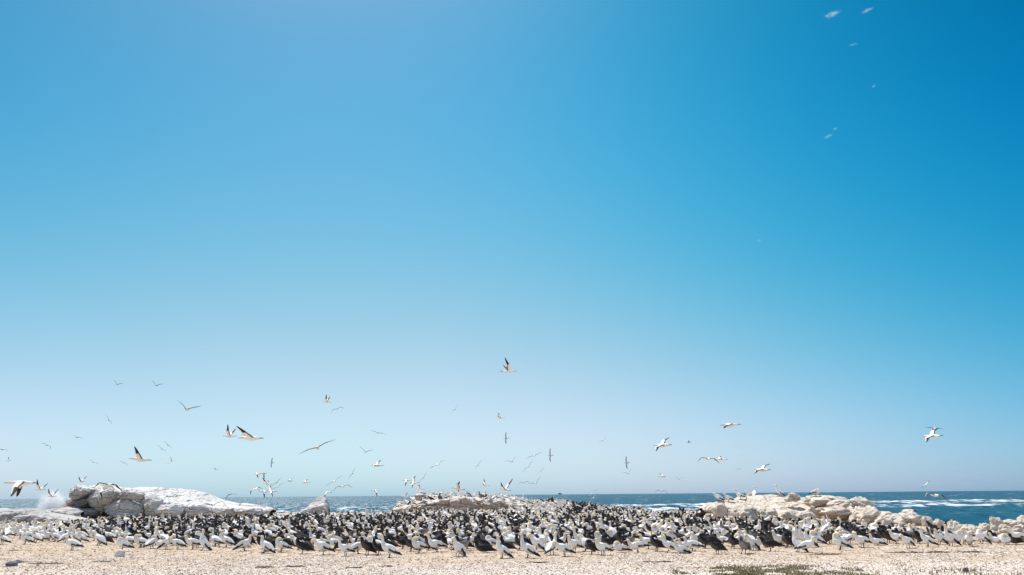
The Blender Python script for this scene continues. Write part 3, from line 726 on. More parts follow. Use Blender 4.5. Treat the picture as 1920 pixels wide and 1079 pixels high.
bird_proto('dk_wings', 'dark', 'stand', 'upright', [(40, 54, 5, 18), (34, 48, 0, 24)])
bird_proto('dk_spread', 'dark', 'flat', 'reach', [(22, 8, 0, 30), (22, 8, 0, 30)])
bird_proto('wh_wings', 'adult', 'stand', 'upright', [(55, 68, -5, 25), (55, 68, -5, 25)])
JOIN = {k: joined(v[0], v[1], 'gannet_' + k) for k, v in BIRD.items()}

# ---- flying birds
FBODY = [(-.47, .0, .02, .008, 'K'), (-.38, .005, .040, .016, 'K'), (-.27, .0, .055, .042, 'W'), (-.12, -.01, .085, .080, 'W'), (.03, -.012, .095, .092, 'W'), (.14, .0, .078, .075, 'W'),
         (.22, .012, .052, .052, 'W'), (.29, .018, .044, .044, 'B'), (.345, .018, .042, .041, 'B'), (.385, .014, .03, .029, 'B')]
FLY = {}
def fly_proto(name, kind, L, Rr):
    pl = pal(kind); P = Parts()
    pts = [(x, 0, z, w, h, k) for x, z, w, h, k in FBODY] + [(.41, 0, .010, .018, .017, 'G')]
    V, fa, tt, aa = loft([p[:3] for p in pts], [p[3] for p in pts], [p[4] for p in pts], (0, 1, 0), 46, 12)
    keys = np.array([pl[p[5]] for p in pts]); pos = tt * (len(pts) - 1)
    P.add(V, fa, np.stack([np.interp(pos, np.arange(len(pts)), keys[:, i]) for i in range(3)], 1))
    for s, sp in ((1, L), (-1, Rr)): wing_loft(P, s, *sp, root=(.10, s * .06, .035), pl=pl)
    me = remeshed(P, 0.011, 2600, 'flying_' + name)
    bd = Vector((1, 0, -.06)).normalized(); b0 = Vector((.395, 0, .012))
    bl = [b0, b0 + bd * .05, b0 + bd * .09, b0 + bd * .115]
    V, fa, _, _ = loft([p[:] for p in bl], [.020, .014, .008, .003], [.020, .015, .009, .003], (0, 1, 0), 8, 8)
    bm = bpy.data.meshes.new('bill_' + name); bm.from_pydata([tuple(v) for v in V], [], fa)
    bm.polygons.foreach_set('use_smooth', np.ones(len(bm.polygons), bool)); bm.materials.append(M_BILL)
    FLY[name] = (me, bm, joined(me, bm, 'flying_' + name))
G_ = (8, -4, 6, 14); V_ = (34, 24, 6, 12); U_ = (33, 44, 0, 16); D_ = (6, -42, 10, 26); Lw = (-22, -34, 8, -2); HU = (22, 29, 13, -10)
fly_proto('glide', 'adult', G_, G_); fly_proto('vee', 'adult', V_, V_); fly_proto('up', 'adult', U_, U_); fly_proto('droop', 'adult', D_, D_); fly_proto('low', 'adult', Lw, Lw)
fly_proto('flap', 'adult', HU, HU); fly_proto('fwd', 'adult', (-20, -22, 28, -30), (4, 0, 10, 10)); fly_proto('dark', 'dark', D_, D_); fly_proto('reach', 'adult', (15, 20, 24, -24), (15, 20, 24, -24)); fly_proto('upback', 'adult', (36, 46, -4, 30), (36, 46, -4, 30)); fly_proto('half', 'adult', (13, 3, 6, 16), (13, 3, 6, 16))

def region_of(px):
    for hi, nm in ((115, 'low slabs'), (215, 'cliff end'), (330, 'long rock'), (500, 'rock tail'), (560, 'bright water'), (640, 'white boulder'),
                   (740, 'surf gap'), (850, 'ledged outcrop'), (960, 'brown ledges'), (1060, 'crowded hump'), (1150, 'dark shoulder'),
                   (1240, 'white breaker'), (1340, 'blue water'), (1430, 'low cream rocks'), (1520, 'brown flat'), (1610, 'high boulders'),
                   (1740, 'sloping boulders'), (1850, 'dark water'), (9999, 'shore pile')):
        if px < hi: return nm
DIRS = ['right', 'away', 'left', 'toward us']
def facing(yaw):
    y = yaw % 360
    return DIRS[int(((y + 45) % 360) // 90)] if True else ''
ORD = ['first', 'second', 'third', 'fourth', 'fifth', 'sixth', 'seventh', 'eighth', 'ninth', 'tenth', 'eleventh', 'twelfth', 'thirteenth', 'fourteenth', 'fifteenth', 'sixteenth', 'seventeenth', 'eighteenth', 'nineteenth', 'twentieth']
PENDING = []       # (object, label stem, px)
def give_labels():
    groups = {}
    for o, stem, px in PENDING: groups.setdefault(stem, []).append((px, o))
    for stem, L in groups.items():
        L.sort(key=lambda p: p[0])
        if len(L) == 1: L[0][1]['label'] = stem
        elif len(L) == 2: L[0][1]['label'] = stem + ', left one'; L[1][1]['label'] = stem + ', right one'
        else:
            for i, (_, o) in enumerate(L):
                o['label'] = stem + (', leftmost' if i == 0 else ', rightmost' if i == len(L) - 1 else f', {ORD[min(i, 19)]} from left')
POSE_TXT = {'upright': 'standing upright', 'tall': 'with stretched neck', 'sky': 'pointing bill skyward', 'down': 'bowing its head', 'preen': 'preening its back', 'tucked': 'with tucked head',
            'reach': 'leaning forward', 'turned': 'looking aside', 'level': 'standing level', 'sit': 'sitting', 'sittuck': 'sitting head tucked', 'wings': 'with raised wings', 'spread': 'with spread wings'}
def place_bird(proto, x, y, yaw, z=None, detail=False, band='', sc_=None, region=None, group=None, pitch=0):
    me, bm = BIRD[proto]
    if z is None: z = tz(x, y) - 0.01
    kind = proto[:3]; dark = kind in ('dk_', 'gr_'); pose = proto.split('_')[-1]
    col = 'black' if kind == 'dk_' else 'grey' if kind == 'gr_' else 'white'
    nm = 'juvenile_gannet' if dark else 'gannet'
    o = link(nm, me if detail else JOIN[proto])
    o.location = (x, y, z); o.rotation_euler = (R(random.gauss(0, 3)), R(pitch + random.gauss(-1, 7)), R(yaw))
    s = sc_ or (random.uniform(.88, 1.0) if detail else random.uniform(.82, .97)); o.scale = (s, s, s)
    o['category'] = 'young gannet' if dark else 'gannet'
    o['group'] = group or ('dark young gannets standing in the flock' if dark else 'white gannets standing in the flock')
    px = float(project(x, y, z)[0])
    f = facing(yaw); ft = {'left': 'facing left', 'right': 'facing right', 'away': 'back turned', 'toward us': 'facing us'}[f]
    PENDING.append((o, f"{col} gannet {POSE_TXT[pose]}, {ft}, {band} {region or region_of(px)}", px))
    if detail:
        link('bill', bm, None, o)
    return o

# ---- front row, read off the photograph: px, py (feet), pose, yaw (180 = facing left, 0 = right, 270 = toward us)
FRONT = [
 (3,1020,'preen',180),(13,1007,'upright',190),(30,1003,'turned',200),(46,1020,'tucked',195),(66,1016,'preen',185),(82,1009,'upright',200),(102,1015,'upright',180),(113,1012,'turned',10),(135,1032,'upright',188),
 (151,1012,'preen',185),(171,1008,'upright',170),(184,1022,'down',190),(203,1014,'upright',185),(219,1011,'upright',180),(228,1034,'tucked',185),(245,1023,'upright',180),(263,1026,'preen',200),(285,1028,'tucked',95),
 (298,1010,'upright',180),(312,1030,'down',5),(333,1030,'down',180),(361,1030,'upright',185),(378,1032,'tall',190),(391,1013,'dk_upright',215),(403,1025,'upright',190),(424,1026,'turned',185),(438,1020,'tucked',200),
 (459,1033,'upright',8),(478,1014,'tall',180),(494,1037,'upright',180),(508,1022,'dk_level',185),(527,1035,'preen',200),(545,1025,'upright',170),(566,1038,'dk_preen',190),(585,1026,'dk_level',5),(606,1040,'down',185),(632,1026,'down',250),
 (648,1042,'sky',215),(672,1038,'preen',350),(688,1040,'dk_upright',230),(709,1040,'dk_turned',180),(700,1024,'upright',190),(730,1046,'tall',185),(752,1026,'dk_tucked',180),(770,1034,'dk_upright',200),(785,1037,'preen',205),(820,1035,'sky',195),
 (838,1028,'dk_preen',200),(857,1044,'down',225),(876,1030,'upright',10),(895,1028,'dk_tucked',150),(905,1037,'dk_sit',190),(922,1031,'tucked',195),(941,1048,'tall',190),(957,1030,'upright',185),
 (972,1033,'dk_level',180),(989,1047,'tall',182),(1004,1035,'down',190),(1018,1028,'preen',350),(1035,1041,'tall',60),(1059,1044,'down',195),(1076,1035,'upright',195),(1097,1034,'down',185),(1109,1039,'dk_tucked',180),(1130,1041,'upright',190),
 (1161,1035,'sittuck',180),(1179,1027,'gr_upright',340),(1196,1037,'level',175),(1216,1030,'upright',190),(1231,1034,'dk_preen',200),(1251,1037,'level',185),(1275,1039,'sit',190),(1298,1034,'level',190),(1322,1028,'dk_preen',190),(1345,1040,'dk_down',185),
 (1354,1023,'level',185),(1374,1028,'dk_tucked',190),(1394,1039,'gr_upright',195),(1410,1032,'down',195),(1421,1031,'upright',260),(1445,1034,'dk_level',180),(1462,1024,'upright',190),(1480,1024,'dk_upright',200),(1496,1035,'tall',180),(1514,1036,'upright',5),
 (1530,1024,'preen',190),(1553,1021,'dk_upright',265),(1575,1032,'preen',185),(1592,1021,'upright',10),(1617,1027,'upright',188),(1643,1023,'sit',185),(1666,1018,'dk_upright',200),(1682,1020,'upright',190),(1703,1028,'down',215),(1722,1019,'dk_tucked',190),(1740,1025,'tall',182),
 (1760,1021,'upright',185),(1783,1024,'tall',190),(1800,1016,'upright',170),(1808,1021,'preen',195),(1820,1025,'down',225),(1840,1020,'tucked',185),(1869,1020,'sit',180),(1887,1021,'sittuck',185),(1904,1021,'dk_sit',185),
]
TAKEN = []
def free(x, y, r):
    for a, b in TAKEN:
        if (a - x) ** 2 + (b - y) ** 2 < r * r: return False
    return True
n_white = n_dark = 0
for px, py, pose, yaw in FRONT:
    p = gnd(px, py)
    place_bird(pose, p.x, p.y, yaw + random.gauss(0, 13), detail=True, band='front row below')
    TAKEN.append((p.x, p.y))
    if pose[:3] in ('dk_', 'gr_'): n_dark += 1
    else: n_white += 1

# ---- birds with raised or spread wings inside the flock (px, py of the feet, proto, yaw)
for px, py, pr, yaw in [(632, 972, 'dk_wings', 100), (436, 1004, 'dk_spread', 20), (1165, 995, 'dk_spread', 20), (985, 985, 'dk_wings', 250), (1278, 968, 'dk_wings', 15), (1243, 992, 'dk_spread', 60), (1765, 1012, 'dk_wings', 20),
                        (760, 1000, 'dk_spread', 180), (1105, 992, 'dk_spread', 150), (1460, 990, 'dk_spread', 30), (1142, 972, 'dk_wings', 90), (905, 990, 'dk_wings', 200), (1020, 965, 'dk_spread', 140), (700, 985, 'dk_spread', 170)]:
    p = gnd(px, py); 
    place_bird(pr, p.x, p.y, yaw, band='amid flock below'); TAKEN.append((p.x, p.y)); n_dark += 1

# ---- the rest of the flock
FE = np.array([(-300, 1012), (0, 1012), (60, 1012), (150, 1018), (260, 1024), (480, 1030), (640, 1034), (860, 1036), (1000, 1036), (1200, 1031), (1400, 1030), (1520, 1027), (1640, 1020), (1800, 1017), (1880, 1018), (1930, 1018), (2300, 1016)], float)
BE = np.array([(-300, 992), (0, 992), (130, 986), (160, 977), (300, 969), (480, 966), (720, 966), (1140, 966), (1330, 972), (1440, 984), (1560, 990), (1640, 996), (1740, 1004), (1840, 1012), (1880, 1016), (2300, 1016)], float)
def dark_p(px, d):
    if px < 130: return .07
    if px > 1760: return .2
    if d < 28: return float(np.interp(px, [130, 480, 560, 800, 1000, 1150, 1430, 1500, 1760], [.06, .12, .48, .5, .42, .52, .5, .38, .22]))
    return float(np.interp(px, [130, 200, 450, 760, 1000, 1150, 1400, 1760], [.42, .66, .7, .68, .6, .62, .6, .58]))
cand = []
for i in range(60000):
    d = random.uniform(23, 66); px = random.uniform(-60, 1980)
    x = (px - 960) / (F * 1.033) * d
    if random.random() > d / 66: continue
    z = tz(x, d)
    qx, qy = (float(v) for v in project(x, d, 0.0))
    if qy > np.interp(qx, FE[:, 0], FE[:, 1]) or qy < np.interp(qx, BE[:, 0], BE[:, 1]): continue
    cand.append((x, d, z, qx))
random.shuffle(cand)
pick = []
grid = {}
for (a, b) in TAKEN: grid.setdefault((int(a // 1), int(b // 1)), []).append((a, b))
def near(x, y, r):
    for i in (-1, 0, 1):
        for j in (-1, 0, 1):
            for a, b in grid.get((int(x // 1) + i, int(y // 1) + j), ()):
                if (a - x) ** 2 + (b - y) ** 2 < r * r: return True
    return False
for x, d, z, qx in cand:
    r = .62 if d < 34 else .72
    if near(x, d, r): continue
    rt = rock_top(x, d)
    if rt is not None and rt > z + .1: continue
    grid.setdefault((int(x // 1), int(d // 1)), []).append((x, d)); pick.append((x, d, z, qx))
pick.sort(key=lambda p: p[1])
WP = ['upright'] * 4 + ['tall'] * 2 + ['down'] * 4 + ['preen'] * 5 + ['tucked'] * 2 + ['turned'] * 2 + ['level'] * 2 + ['reach', 'sky', 'sit']
DP = ['dk_upright'] * 5 + ['dk_preen'] * 4 + ['dk_down'] * 3 + ['dk_tucked'] * 3 + ['dk_turned'] * 2 + ['dk_level'] * 3 + ['gr_upright', 'gr_turned']
REST = []
def rand_yaw():
    u = random.random()
    return 180 + random.gauss(0, 28) if u < .66 else random.gauss(0, 30) if u < .82 else random.uniform(0, 360)
CAPW, CAPD = 235, 270
for x, d, z, qx in pick:
    dk = random.random() < dark_p(qx, d)
    pr = random.choice(DP if dk else WP); yaw = rand_yaw()
    band = 'near front below' if d < 28 else 'mid-flock below' if d < 37 else 'deep flock below'
    if (dk and n_dark < CAPD) or (not dk and n_white < CAPW):
        place_bird(pr, x, d, yaw, band=band)
        if dk: n_dark += 1
        else: n_white += 1
    else: REST.append((pr, x, d, z - .01, yaw))
# hump and ledged outcrop: a second crowd
hump = []
for i in range(9000):
    d = random.uniform(66, 84); px = random.uniform(728, 1200); x = (px - 960) / (F * 1.033) * d
    z = tz(x, d); rt = rock_top(x, d); on = rt is not None and rt > z
    zz = max(z, rt if rt is not None else -9)
    hm = max(1.0, 0) 
    if not on and z < .15: continue
    if near(x, d, .62 if not on else .75): continue
    grid.setdefault((int(x // 1), int(d // 1)), []).append((x, d)); hump.append((x, d, zz, px, on))
for x, d, zz, px, on in hump:
    dk = random.random() < (.12 if px < 1040 else float(np.interp(px, [1040, 1090, 1180], [.15, .75, .6])))
    REST.append((random.choice(DP if dk else WP), x, d, zz - .02, rand_yaw()))

# ---- birds perched on the rocks (px, py of feet, depth guess, proto, yaw)
PERCH = [(1347, 940, 'down', 190), (1366, 942, 'upright', 190), (1389, 936, 'tall', 180), (1405, 934, 'upright', 230), (1415, 933, 'tall', 60), (1461, 930, 'tall', 180), (1530, 931, 'tucked', 355), (1418, 978, 'upright', 220), (1434, 978, 'upright', 60)]
def drop_on_rock(px, py, d0, d1):
    best = None
    for d in np.arange(d0, d1, .25):
        p = at(px, py, d); t = rock_top(p.x, p.y)
        if t is None: continue
        e = abs(t - p.z)
        if best is None or e < best[0]: best = (e, p.x, p.y, t)
    return best
for px, py, pr, yaw in PERCH:
    b = drop_on_rock(px, py, 45, 60)
    if b is None: continue
    place_bird(pr, b[1], b[2], yaw, z=b[3] - .02, band='perched on', region='cream outcrop', group='gannets perched on the cream rocks', sc_=1.0)
for px, py, pr, yaw in [(206, 914, 'dk_sit', 180), (134, 910, 'dk_sit', 180)]:
    pass
# cormorant-dark birds on the hump's shoulder and the two with raised wings on top
for k in range(14):
    px = 1062 + k * 3.9 + random.uniform(-1, 1); d = 76 + random.uniform(-2, 2); x = (px - 960) / (F * 1.033) * d
    place_bird(random.choice(['dk_upright', 'dk_upright', 'dk_turned']), x, d, rand_yaw(), band='lined along', region='hump shoulder', group='dark birds lined up on the hump')
    n_dark += 1
for px, d, yaw in ((1028, 77, 200), (1034, 78, 160)):
    x = (px - 960) / (F * 1.033) * d
    place_bird('dk_wings', x, d, yaw, band='on top of', region='crowded hump')

# ---- everything farther back than the individual birds: two masses, too many to count
def low_mesh(me, ratio):
    o = bpy.data.objects.new('t', me); COL.objects.link(o); m = o.modifiers.new('d', 'DECIMATE'); m.ratio = ratio
    dg = bpy.context.evaluated_depsgraph_get(); e = o.evaluated_get(dg); out = bpy.data.meshes.new_from_object(e); bpy.data.objects.remove(o); return out
LOW = {}
def low_arrays(pr):
    if pr not in LOW:
        m = low_mesh(JOIN[pr], 0.22); n = len(m.vertices); co = np.empty(n * 3, np.float32); m.vertices.foreach_get('co', co)
        m.calc_loop_triangles(); t = np.empty(len(m.loop_triangles) * 3, np.int32); m.loop_triangles.foreach_get('vertices', t)
        a = m.color_attributes.get('plumage'); c = np.empty(n * 4, np.float32); a.data.foreach_get('color', c)
        c = c.reshape(-1, 4)[:, :3].copy(); c[c.sum(1) < .004] = BIL if pr[:3] not in ('dk_', 'gr_') else DRK2
        LOW[pr] = (co.reshape(-1, 3), t.reshape(-1, 3), c)
    return LOW[pr]
for nm, test, lab in (('distant_gannets', lambda p: p[:3] not in ('dk_', 'gr_'), 'white gannets'), ('distant_juvenile_gannets', lambda p: p[:3] in ('dk_', 'gr_'), 'dark young gannets')):
    vs, fs, cs, n = [], [], [], 0
    for pr, x, y, z, yaw in REST:
        if not test(pr): continue
        co, t, c = low_arrays(pr); s = random.uniform(.82, .97); a = R(yaw)
        q = co * s; q = np.stack([q[:, 0] * math.cos(a) - q[:, 1] * math.sin(a) + x, q[:, 0] * math.sin(a) + q[:, 1] * math.cos(a) + y, q[:, 2] + z], 1)
        vs.append(q); fs.append(t + n); cs.append(c * random.uniform(.9, 1.03)); n += len(co)
    me = np_mesh(nm, np.concatenate(vs), np.concatenate(fs)); set_col(me, np.concatenate(cs), 'plumage')
    o = link(nm, me, M_FEATHER)
    tag(o, 'far crowd of ' + lab + ' filling the back of the flock and the hump', 'flock', None, 'stuff')
print('birds', n_white, n_dark, 'rest', len(REST), 'pick', len(pick), 'hump', len(hump))

# ------------------------------------------------------------------ birds in the air
# px, py, proto, distance, yaw, bank (deg, + lowers the bird's left wing), pitch up
AIR = [
 (41,906,'low',26,206,0,0),(75,918,'up',64,180,-10,0),(97,931,'up',71,180,0,0),(153,903,'up',100,175,5,5),(203,910,'droop',42,150,-6,-6),(193,922,'droop',56,200,15,0),
 (220,721,'vee',125,95,-18,0),(293,723,'vee',104,85,-16,0),(350,768,'vee',56,95,-14,-6),(204,788,'glide',130,110,-55,0),(145,820,'glide',118,80,-18,0),(88,835,'droop',120,100,-28,0),(4,843,'glide',120,85,-14,0),
 (16,864,'flap',170,200,30,0),(175,867,'glide',140,100,-22,0),(232,868,'droop',140,120,-25,0),(264,862,'flap',36,200,-4,4),(303,842,'glide',140,100,-35,0),(315,835,'glide',130,100,-38,0),(321,865,'flap',170,160,60,0),(405,881,'vee',190,170,0,0),
 (431,818,'up',52,180,-5,0),(471,822,'reach',31,192,-6,0),(431,927,'low',105,80,20,0),(483,889,'droop',95,200,20,0),(494,888,'low',100,20,20,0),(501,908,'flap',74,180,-6,6),(519,905,'glide',115,100,42,0),(479,918,'droop',80,150,20,0),(494,921,'low',74,15,-15,0),(520,914,'glide',90,110,30,0),(509,922,'glide',68,205,28,0),
 (544,902,'half',108,180,10,0),(573,905,'half',82,182,12,0),(613,754,'up',76,180,0,3),(632,767,'droop',92,110,20,0),(595,840,'glide',42,98,22,0),(685,848,'vee',92,85,-14,0),(708,812,'glide',95,95,-14,0),(708,873,'half',58,175,16,0),(661,888,'glide',115,100,60,0),(627,903,'glide',84,115,32,0),(642,913,'droop',68,110,10,0),(615,923,'low',92,160,20,0),(703,920,'low',92,20,-18,0),
 (763,901,'low',72,188,6,0),(776,906,'half',72,175,35,-4),(794,896,'glide',118,100,52,0),(853,768,'glide',150,100,50,0),(953,697,'upback',45,5,8,2),(938,784,'flap',84,180,14,0),(949,822,'glide',125,180,80,0),(510,868,'glide',150,180,80,0),(820,872,'glide',86,125,28,0),(897,872,'glide',135,95,50,0),
 (860,917,'half',54,182,-20,8),(910,911,'flap',82,180,16,6),(948,918,'up',56,150,10,10),(960,866,'vee',108,95,22,0),(1002,855,'glide',85,95,20,0),(991,875,'glide',92,95,46,0),(1032,854,'glide',112,175,78,0),(1016,882,'glide',150,95,44,0),(983,905,'droop',105,92,4,0),(1005,907,'vee',96,92,28,0),
 (1130,826,'glide',165,100,36,0),(1175,868,'glide',118,185,80,0),(1178,888,'vee',128,92,20,0),(1243,835,'glide',39,148,22,0),(1242,894,'half',88,10,-14,0),(1292,830,'half',150,170,-12,0),(1273,899,'vee',155,90,-10,0),(1328,861,'droop',56,100,-4,0),(1352,862,'half',58,168,8,0),(1370,797,'fwd',36,180,-8,-2),
 (1240,921,'droop',102,88,-4,0),(1110,927,'glide',118,95,40,0),(1113,934,'glide',112,95,40,0),(1430,881,'glide',43,138,16,3),(1385,880,'glide',200,85,0,0),(1749,818,'glide',38,134,22,0),(1751,804,'glide',75,100,-4,0),(1737,909,'glide',118,95,36,0),(1754,929,'droop',52,100,-6,0),(1714,958,'dark',120,180,10,0),(1050,926,'dark',150,160,0,0),
 (787,917,'half',76,180,-15,5),(760,931,'half',74,200,-10,5),
]
FP = {'glide': 'gliding on level wings', 'vee': 'with wings held in a V', 'up': 'with wings raised high', 'droop': 'with drooping wingtips', 'low': 'on its downstroke', 'flap': 'with lifted wings', 'half': 'on half-raised wings', 'fwd': 'sweeping one wing down', 'reach': 'reaching its wings forward', 'upback': 'with backswept raised wings', 'dark': 'flying on bent wings'}
def band_of(px, py):
    h = horizon(px) - py
    return 'low over' if h < 40 else 'above' if h < 95 else 'high above'
for px, py, pr, d, yaw, bank, pit in AIR:
    p = at(px, py, d); big = d < 60
    me, bm, jm = FLY[pr]
    o = link('flying_juvenile_gannet' if pr == 'dark' else 'flying_gannet', me if big else jm)
    o.matrix_world = Matrix.Translation(p) @ Matrix.Rotation(R(yaw), 4, 'Z') @ Matrix.Rotation(R(-pit), 4, 'Y') @ Matrix.Rotation(R(-bank), 4, 'X')
    o['category'] = 'flying gannet'; o['group'] = 'gannets flying over the colony'
    f = {'left': 'heading left', 'right': 'heading right', 'away': 'heading seaward', 'toward us': 'heading inland'}[facing(yaw)]
    bk = 'steeply banked ' if abs(bank) > 44 else 'tilted ' if abs(bank) > 20 else ''
    PENDING.append((o, f"{bk}{'black' if pr == 'dark' else 'white'} gannet {FP[pr]}, {f}, {band_of(px, py)} {region_of(px)}", px))
    if big: link('bill', bm, None, o)
give_labels()

# ------------------------------------------------------------------ ground litter
def chips(name, n, dist_fn, smin, smax, label, pal_):
    oc = np.array([(1, 0, 0), (-1, 0, 0), (0, 1, 0), (0, -1, 0), (0, 0, 1), (0, 0, -1)], float)
    of = np.array([(0, 2, 4), (2, 1, 4), (1, 3, 4), (3, 0, 4), (2, 0, 5), (1, 2, 5), (3, 1, 5), (0, 3, 5)])
    pos = dist_fn(n); n = len(pos)
    s = rng.uniform(smin, smax, (n, 1, 1)) * rng.uniform(.6, 1.4, (n, 1, 3)); s[:, :, 2] *= .34
    v = oc[None] * s * rng.uniform(.7, 1.3, (n, 6, 1))
    a = rng.uniform(0, 6.28, n); t = rng.normal(0, .45, n)
    ct, st = np.cos(t)[:, None], np.sin(t)[:, None]
    x, y, z = v[..., 0], v[..., 1], v[..., 2]
    x, z = x * ct - z * st, x * st + z * ct
    ca, sa = np.cos(a)[:, None], np.sin(a)[:, None]
    v = np.stack([x * ca - y * sa, x * sa + y * ca, z], -1) + pos[:, None, :]
    f = of[None] + (np.arange(n) * 6)[:, None, None]
    me = np_mesh(name, v.reshape(-1, 3), f.reshape(-1, 3), False)
    ci = rng.integers(0, len(pal_), n); c = np.array(pal_)[ci] * rng.uniform(.85, 1.1, (n, 1))
    set_col(me, np.repeat(c, 6, 0)); o = link(name, me, M_CHIP); tag(o, label, 'gravel', None, 'stuff'); return o
def near_field(n):
    d = 15.5 + 11.5 * rng.random(n * 2) ** 1.15; u = rng.uniform(-.76, .76, n * 2); x = u * d
    keep = (fbm(x / 2.2, d / 1.3, 77) + .25 * rng.random(n * 2) > np.interp(d, [16, 20.5, 23.5, 27], [.36, .46, .60, .70]))
    x, d = x[keep][:n], d[keep][:n]
    return np.stack([x, d, terrain(x, d) + .006], -1)
chips('shell_gravel', 95000, near_field, .010, .030, 'pale broken shell and gravel scattered over the bare ground', [(.86, .77, .68), (.88, .84, .78), (.78, .64, .52), (.84, .72, .61), (.86, .78, .70), (.88, .82, .75), (.50, .37, .28), (.84, .75, .67), (.88, .82, .76), (.20, .14, .10)])
def far_field(n):
    d = 20 + 26 * rng.random(n); u = rng.uniform(-.72, .72, n); x = u * d
    return np.stack([x, d, terrain(x, d) + .004], -1)
chips('feather_litter', 34000, far_field, .010, .038, 'dark feather and weed scraps littering the trampled ground', [(.10, .07, .05), (.16, .11, .08), (.34, .25, .18), (.46, .35, .26), (.42, .32, .24), (.74, .68, .6), (.8, .76, .7)])

# seaweed strands and drift lines
def weed(px, py, length_px, name, label, spread=.10, n=26, seed=0):
    r_ = random.Random(seed); a = gnd(px, py); b = gnd(px + length_px, py - length_px * .008)
    bm = bmesh.new()
    cl = [r_.random() for _ in range(max(2, n // 14))]
    for i in range(n):
        t = min(1, max(0, r_.choice(cl) + r_.gauss(0, .05))) if n > 30 else r_.random()
        c = a.lerp(b, t); L = r_.uniform(.12, .38); ang = r_.gauss(0, .4)
        c = c + Vector((0, r_.gauss(0, spread), 0)); z = tz(c.x, c.y)
        k = 6; prev = None
        w = r_.uniform(.006, .017)
        rings = []
        bend = r_.gauss(0, .6)
        for j in range(k):
            s = j / (k - 1) - .5; aa_ = ang + bend * s
            p = Vector((c.x + math.cos(aa_) * L * s, c.y + math.sin(aa_) * L * s, z + .012 + .035 * r_.random() * (1 - abs(2 * s))))
            ww = w * (1 - .6 * abs(2 * s)); rings.append([bm.verts.new(p + Vector((0, ww * math.cos(q), .7 * ww * math.sin(q)))) for q in (0, 1.57, 3.14, 4.71)])
        for j in range(k - 1):
            for q in range(4): bm.faces.new((rings[j][q], rings[j + 1][q], rings[j + 1][(q + 1) % 4], rings[j][(q + 1) % 4]))
        bm.faces.new(rings[0][::-1]); bm.faces.new(rings[-1])
    me = bpy.data.meshes.new(name); bm.to_mesh(me); bm.free()
    tag(link(name, me, M_WEED), label, 'seaweed', 'dry seaweed scraps on the bare ground')
weed(1660, 1038, 200, 'seaweed_line', 'long dark drift line of dry seaweed in front of the birds by the shore pile', .10, 80, 1)
weed(484, 1065, 22, 'seaweed_clump', 'small dark weed scrap low on the bare ground, below the bright water gap', .05, 12, 2)
weed(536, 1063, 34, 'seaweed_clump', 'dark forked weed strand on the ground beneath the single white boulder', .05, 14, 3)
weed(652, 1066, 26, 'seaweed_clump', 'thin dark weed strand on the ground beneath the surf gap', .05, 10, 4)
weed(1000, 1056, 20, 'seaweed_clump', 'curled dark weed scrap just in front of the tall gannets', .06, 14, 5)
weed(1206, 1055, 54, 'seaweed_clump', 'two long thin weed strands in front of the flock below the white breaker', .03, 16, 6)
weed(172, 1055, 35, 'seaweed_clump', 'straight dark weed stalk on the ground before the block stone', .02, 10, 7)
weed(62, 1059, 54, 'seaweed_clump', 'long dark weed strand near the dark stone at the corner', .04, 22, 8)
weed(20, 1033, 32, 'seaweed_clump', 'thin dark weed line behind the dark corner stone', .03, 10, 9)
weed(1470, 1041, 150, 'seaweed_line', 'faint thin line of weed in front of the two facing gannets', .03, 34, 10)
weed(722, 1063, 18, 'seaweed_clump', 'flat dark weed patch beneath the ledged outcrop', .05, 12, 11)

def small_stone(px, py, w_px, h_px, name, label, mat, block=False, seed=0):
    g = gnd(px, py); z = tz(g.x, g.y); m = g.y / F * 1.03; rx, rz = w_px / 2 * m, h_px * m
    bm = bmesh.new()
    if block:
        bmesh.ops.create_cube(bm, size=2); bmesh.ops.bevel(bm, geom=bm.edges[:], offset=.28, segments=3, affect='EDGES')
        bmesh.ops.subdivide_edges(bm, edges=bm.edges[:], cuts=2, use_grid_fill=True)
    else: bmesh.ops.create_icosphere(bm, subdivisions=4, radius=1)
    for v in bm.verts:
        v.co *= 1 + .14 * noise.noise(v.co * 1.4 + Vector((seed, 0, 0))) + .05 * noise.noise(v.co * 4)
        v.co = Vector((v.co.x * rx, v.co.y * rx * .8, v.co.z * rz / 2 + rz * .42))
    me = bpy.data.meshes.new(name); bm.to_mesh(me); bm.free()
    me.polygons.foreach_set('use_smooth', np.ones(len(me.polygons), bool))
    o = link(name, me, mat); o.location = (g.x, g.y, z); o.rotation_euler = (0, R(4), R(18 if block else 0)); tag(o, label, 'stone')
small_stone(224, 1045, 15, 11, 'block_stone', 'pale squarish block of stone on the ground beside a preening gannet', M_STONE, True, 3)
small_stone(1811, 1074, 11, 9, 'stone', 'small dark grey stone alone on the pale gravel', M_DARKSTONE, False, 5)
small_stone(21, 1063, 20, 9, 'stone', 'dark bluish flat stone on the gravel near the corner', M_DARKSTONE, False, 8)

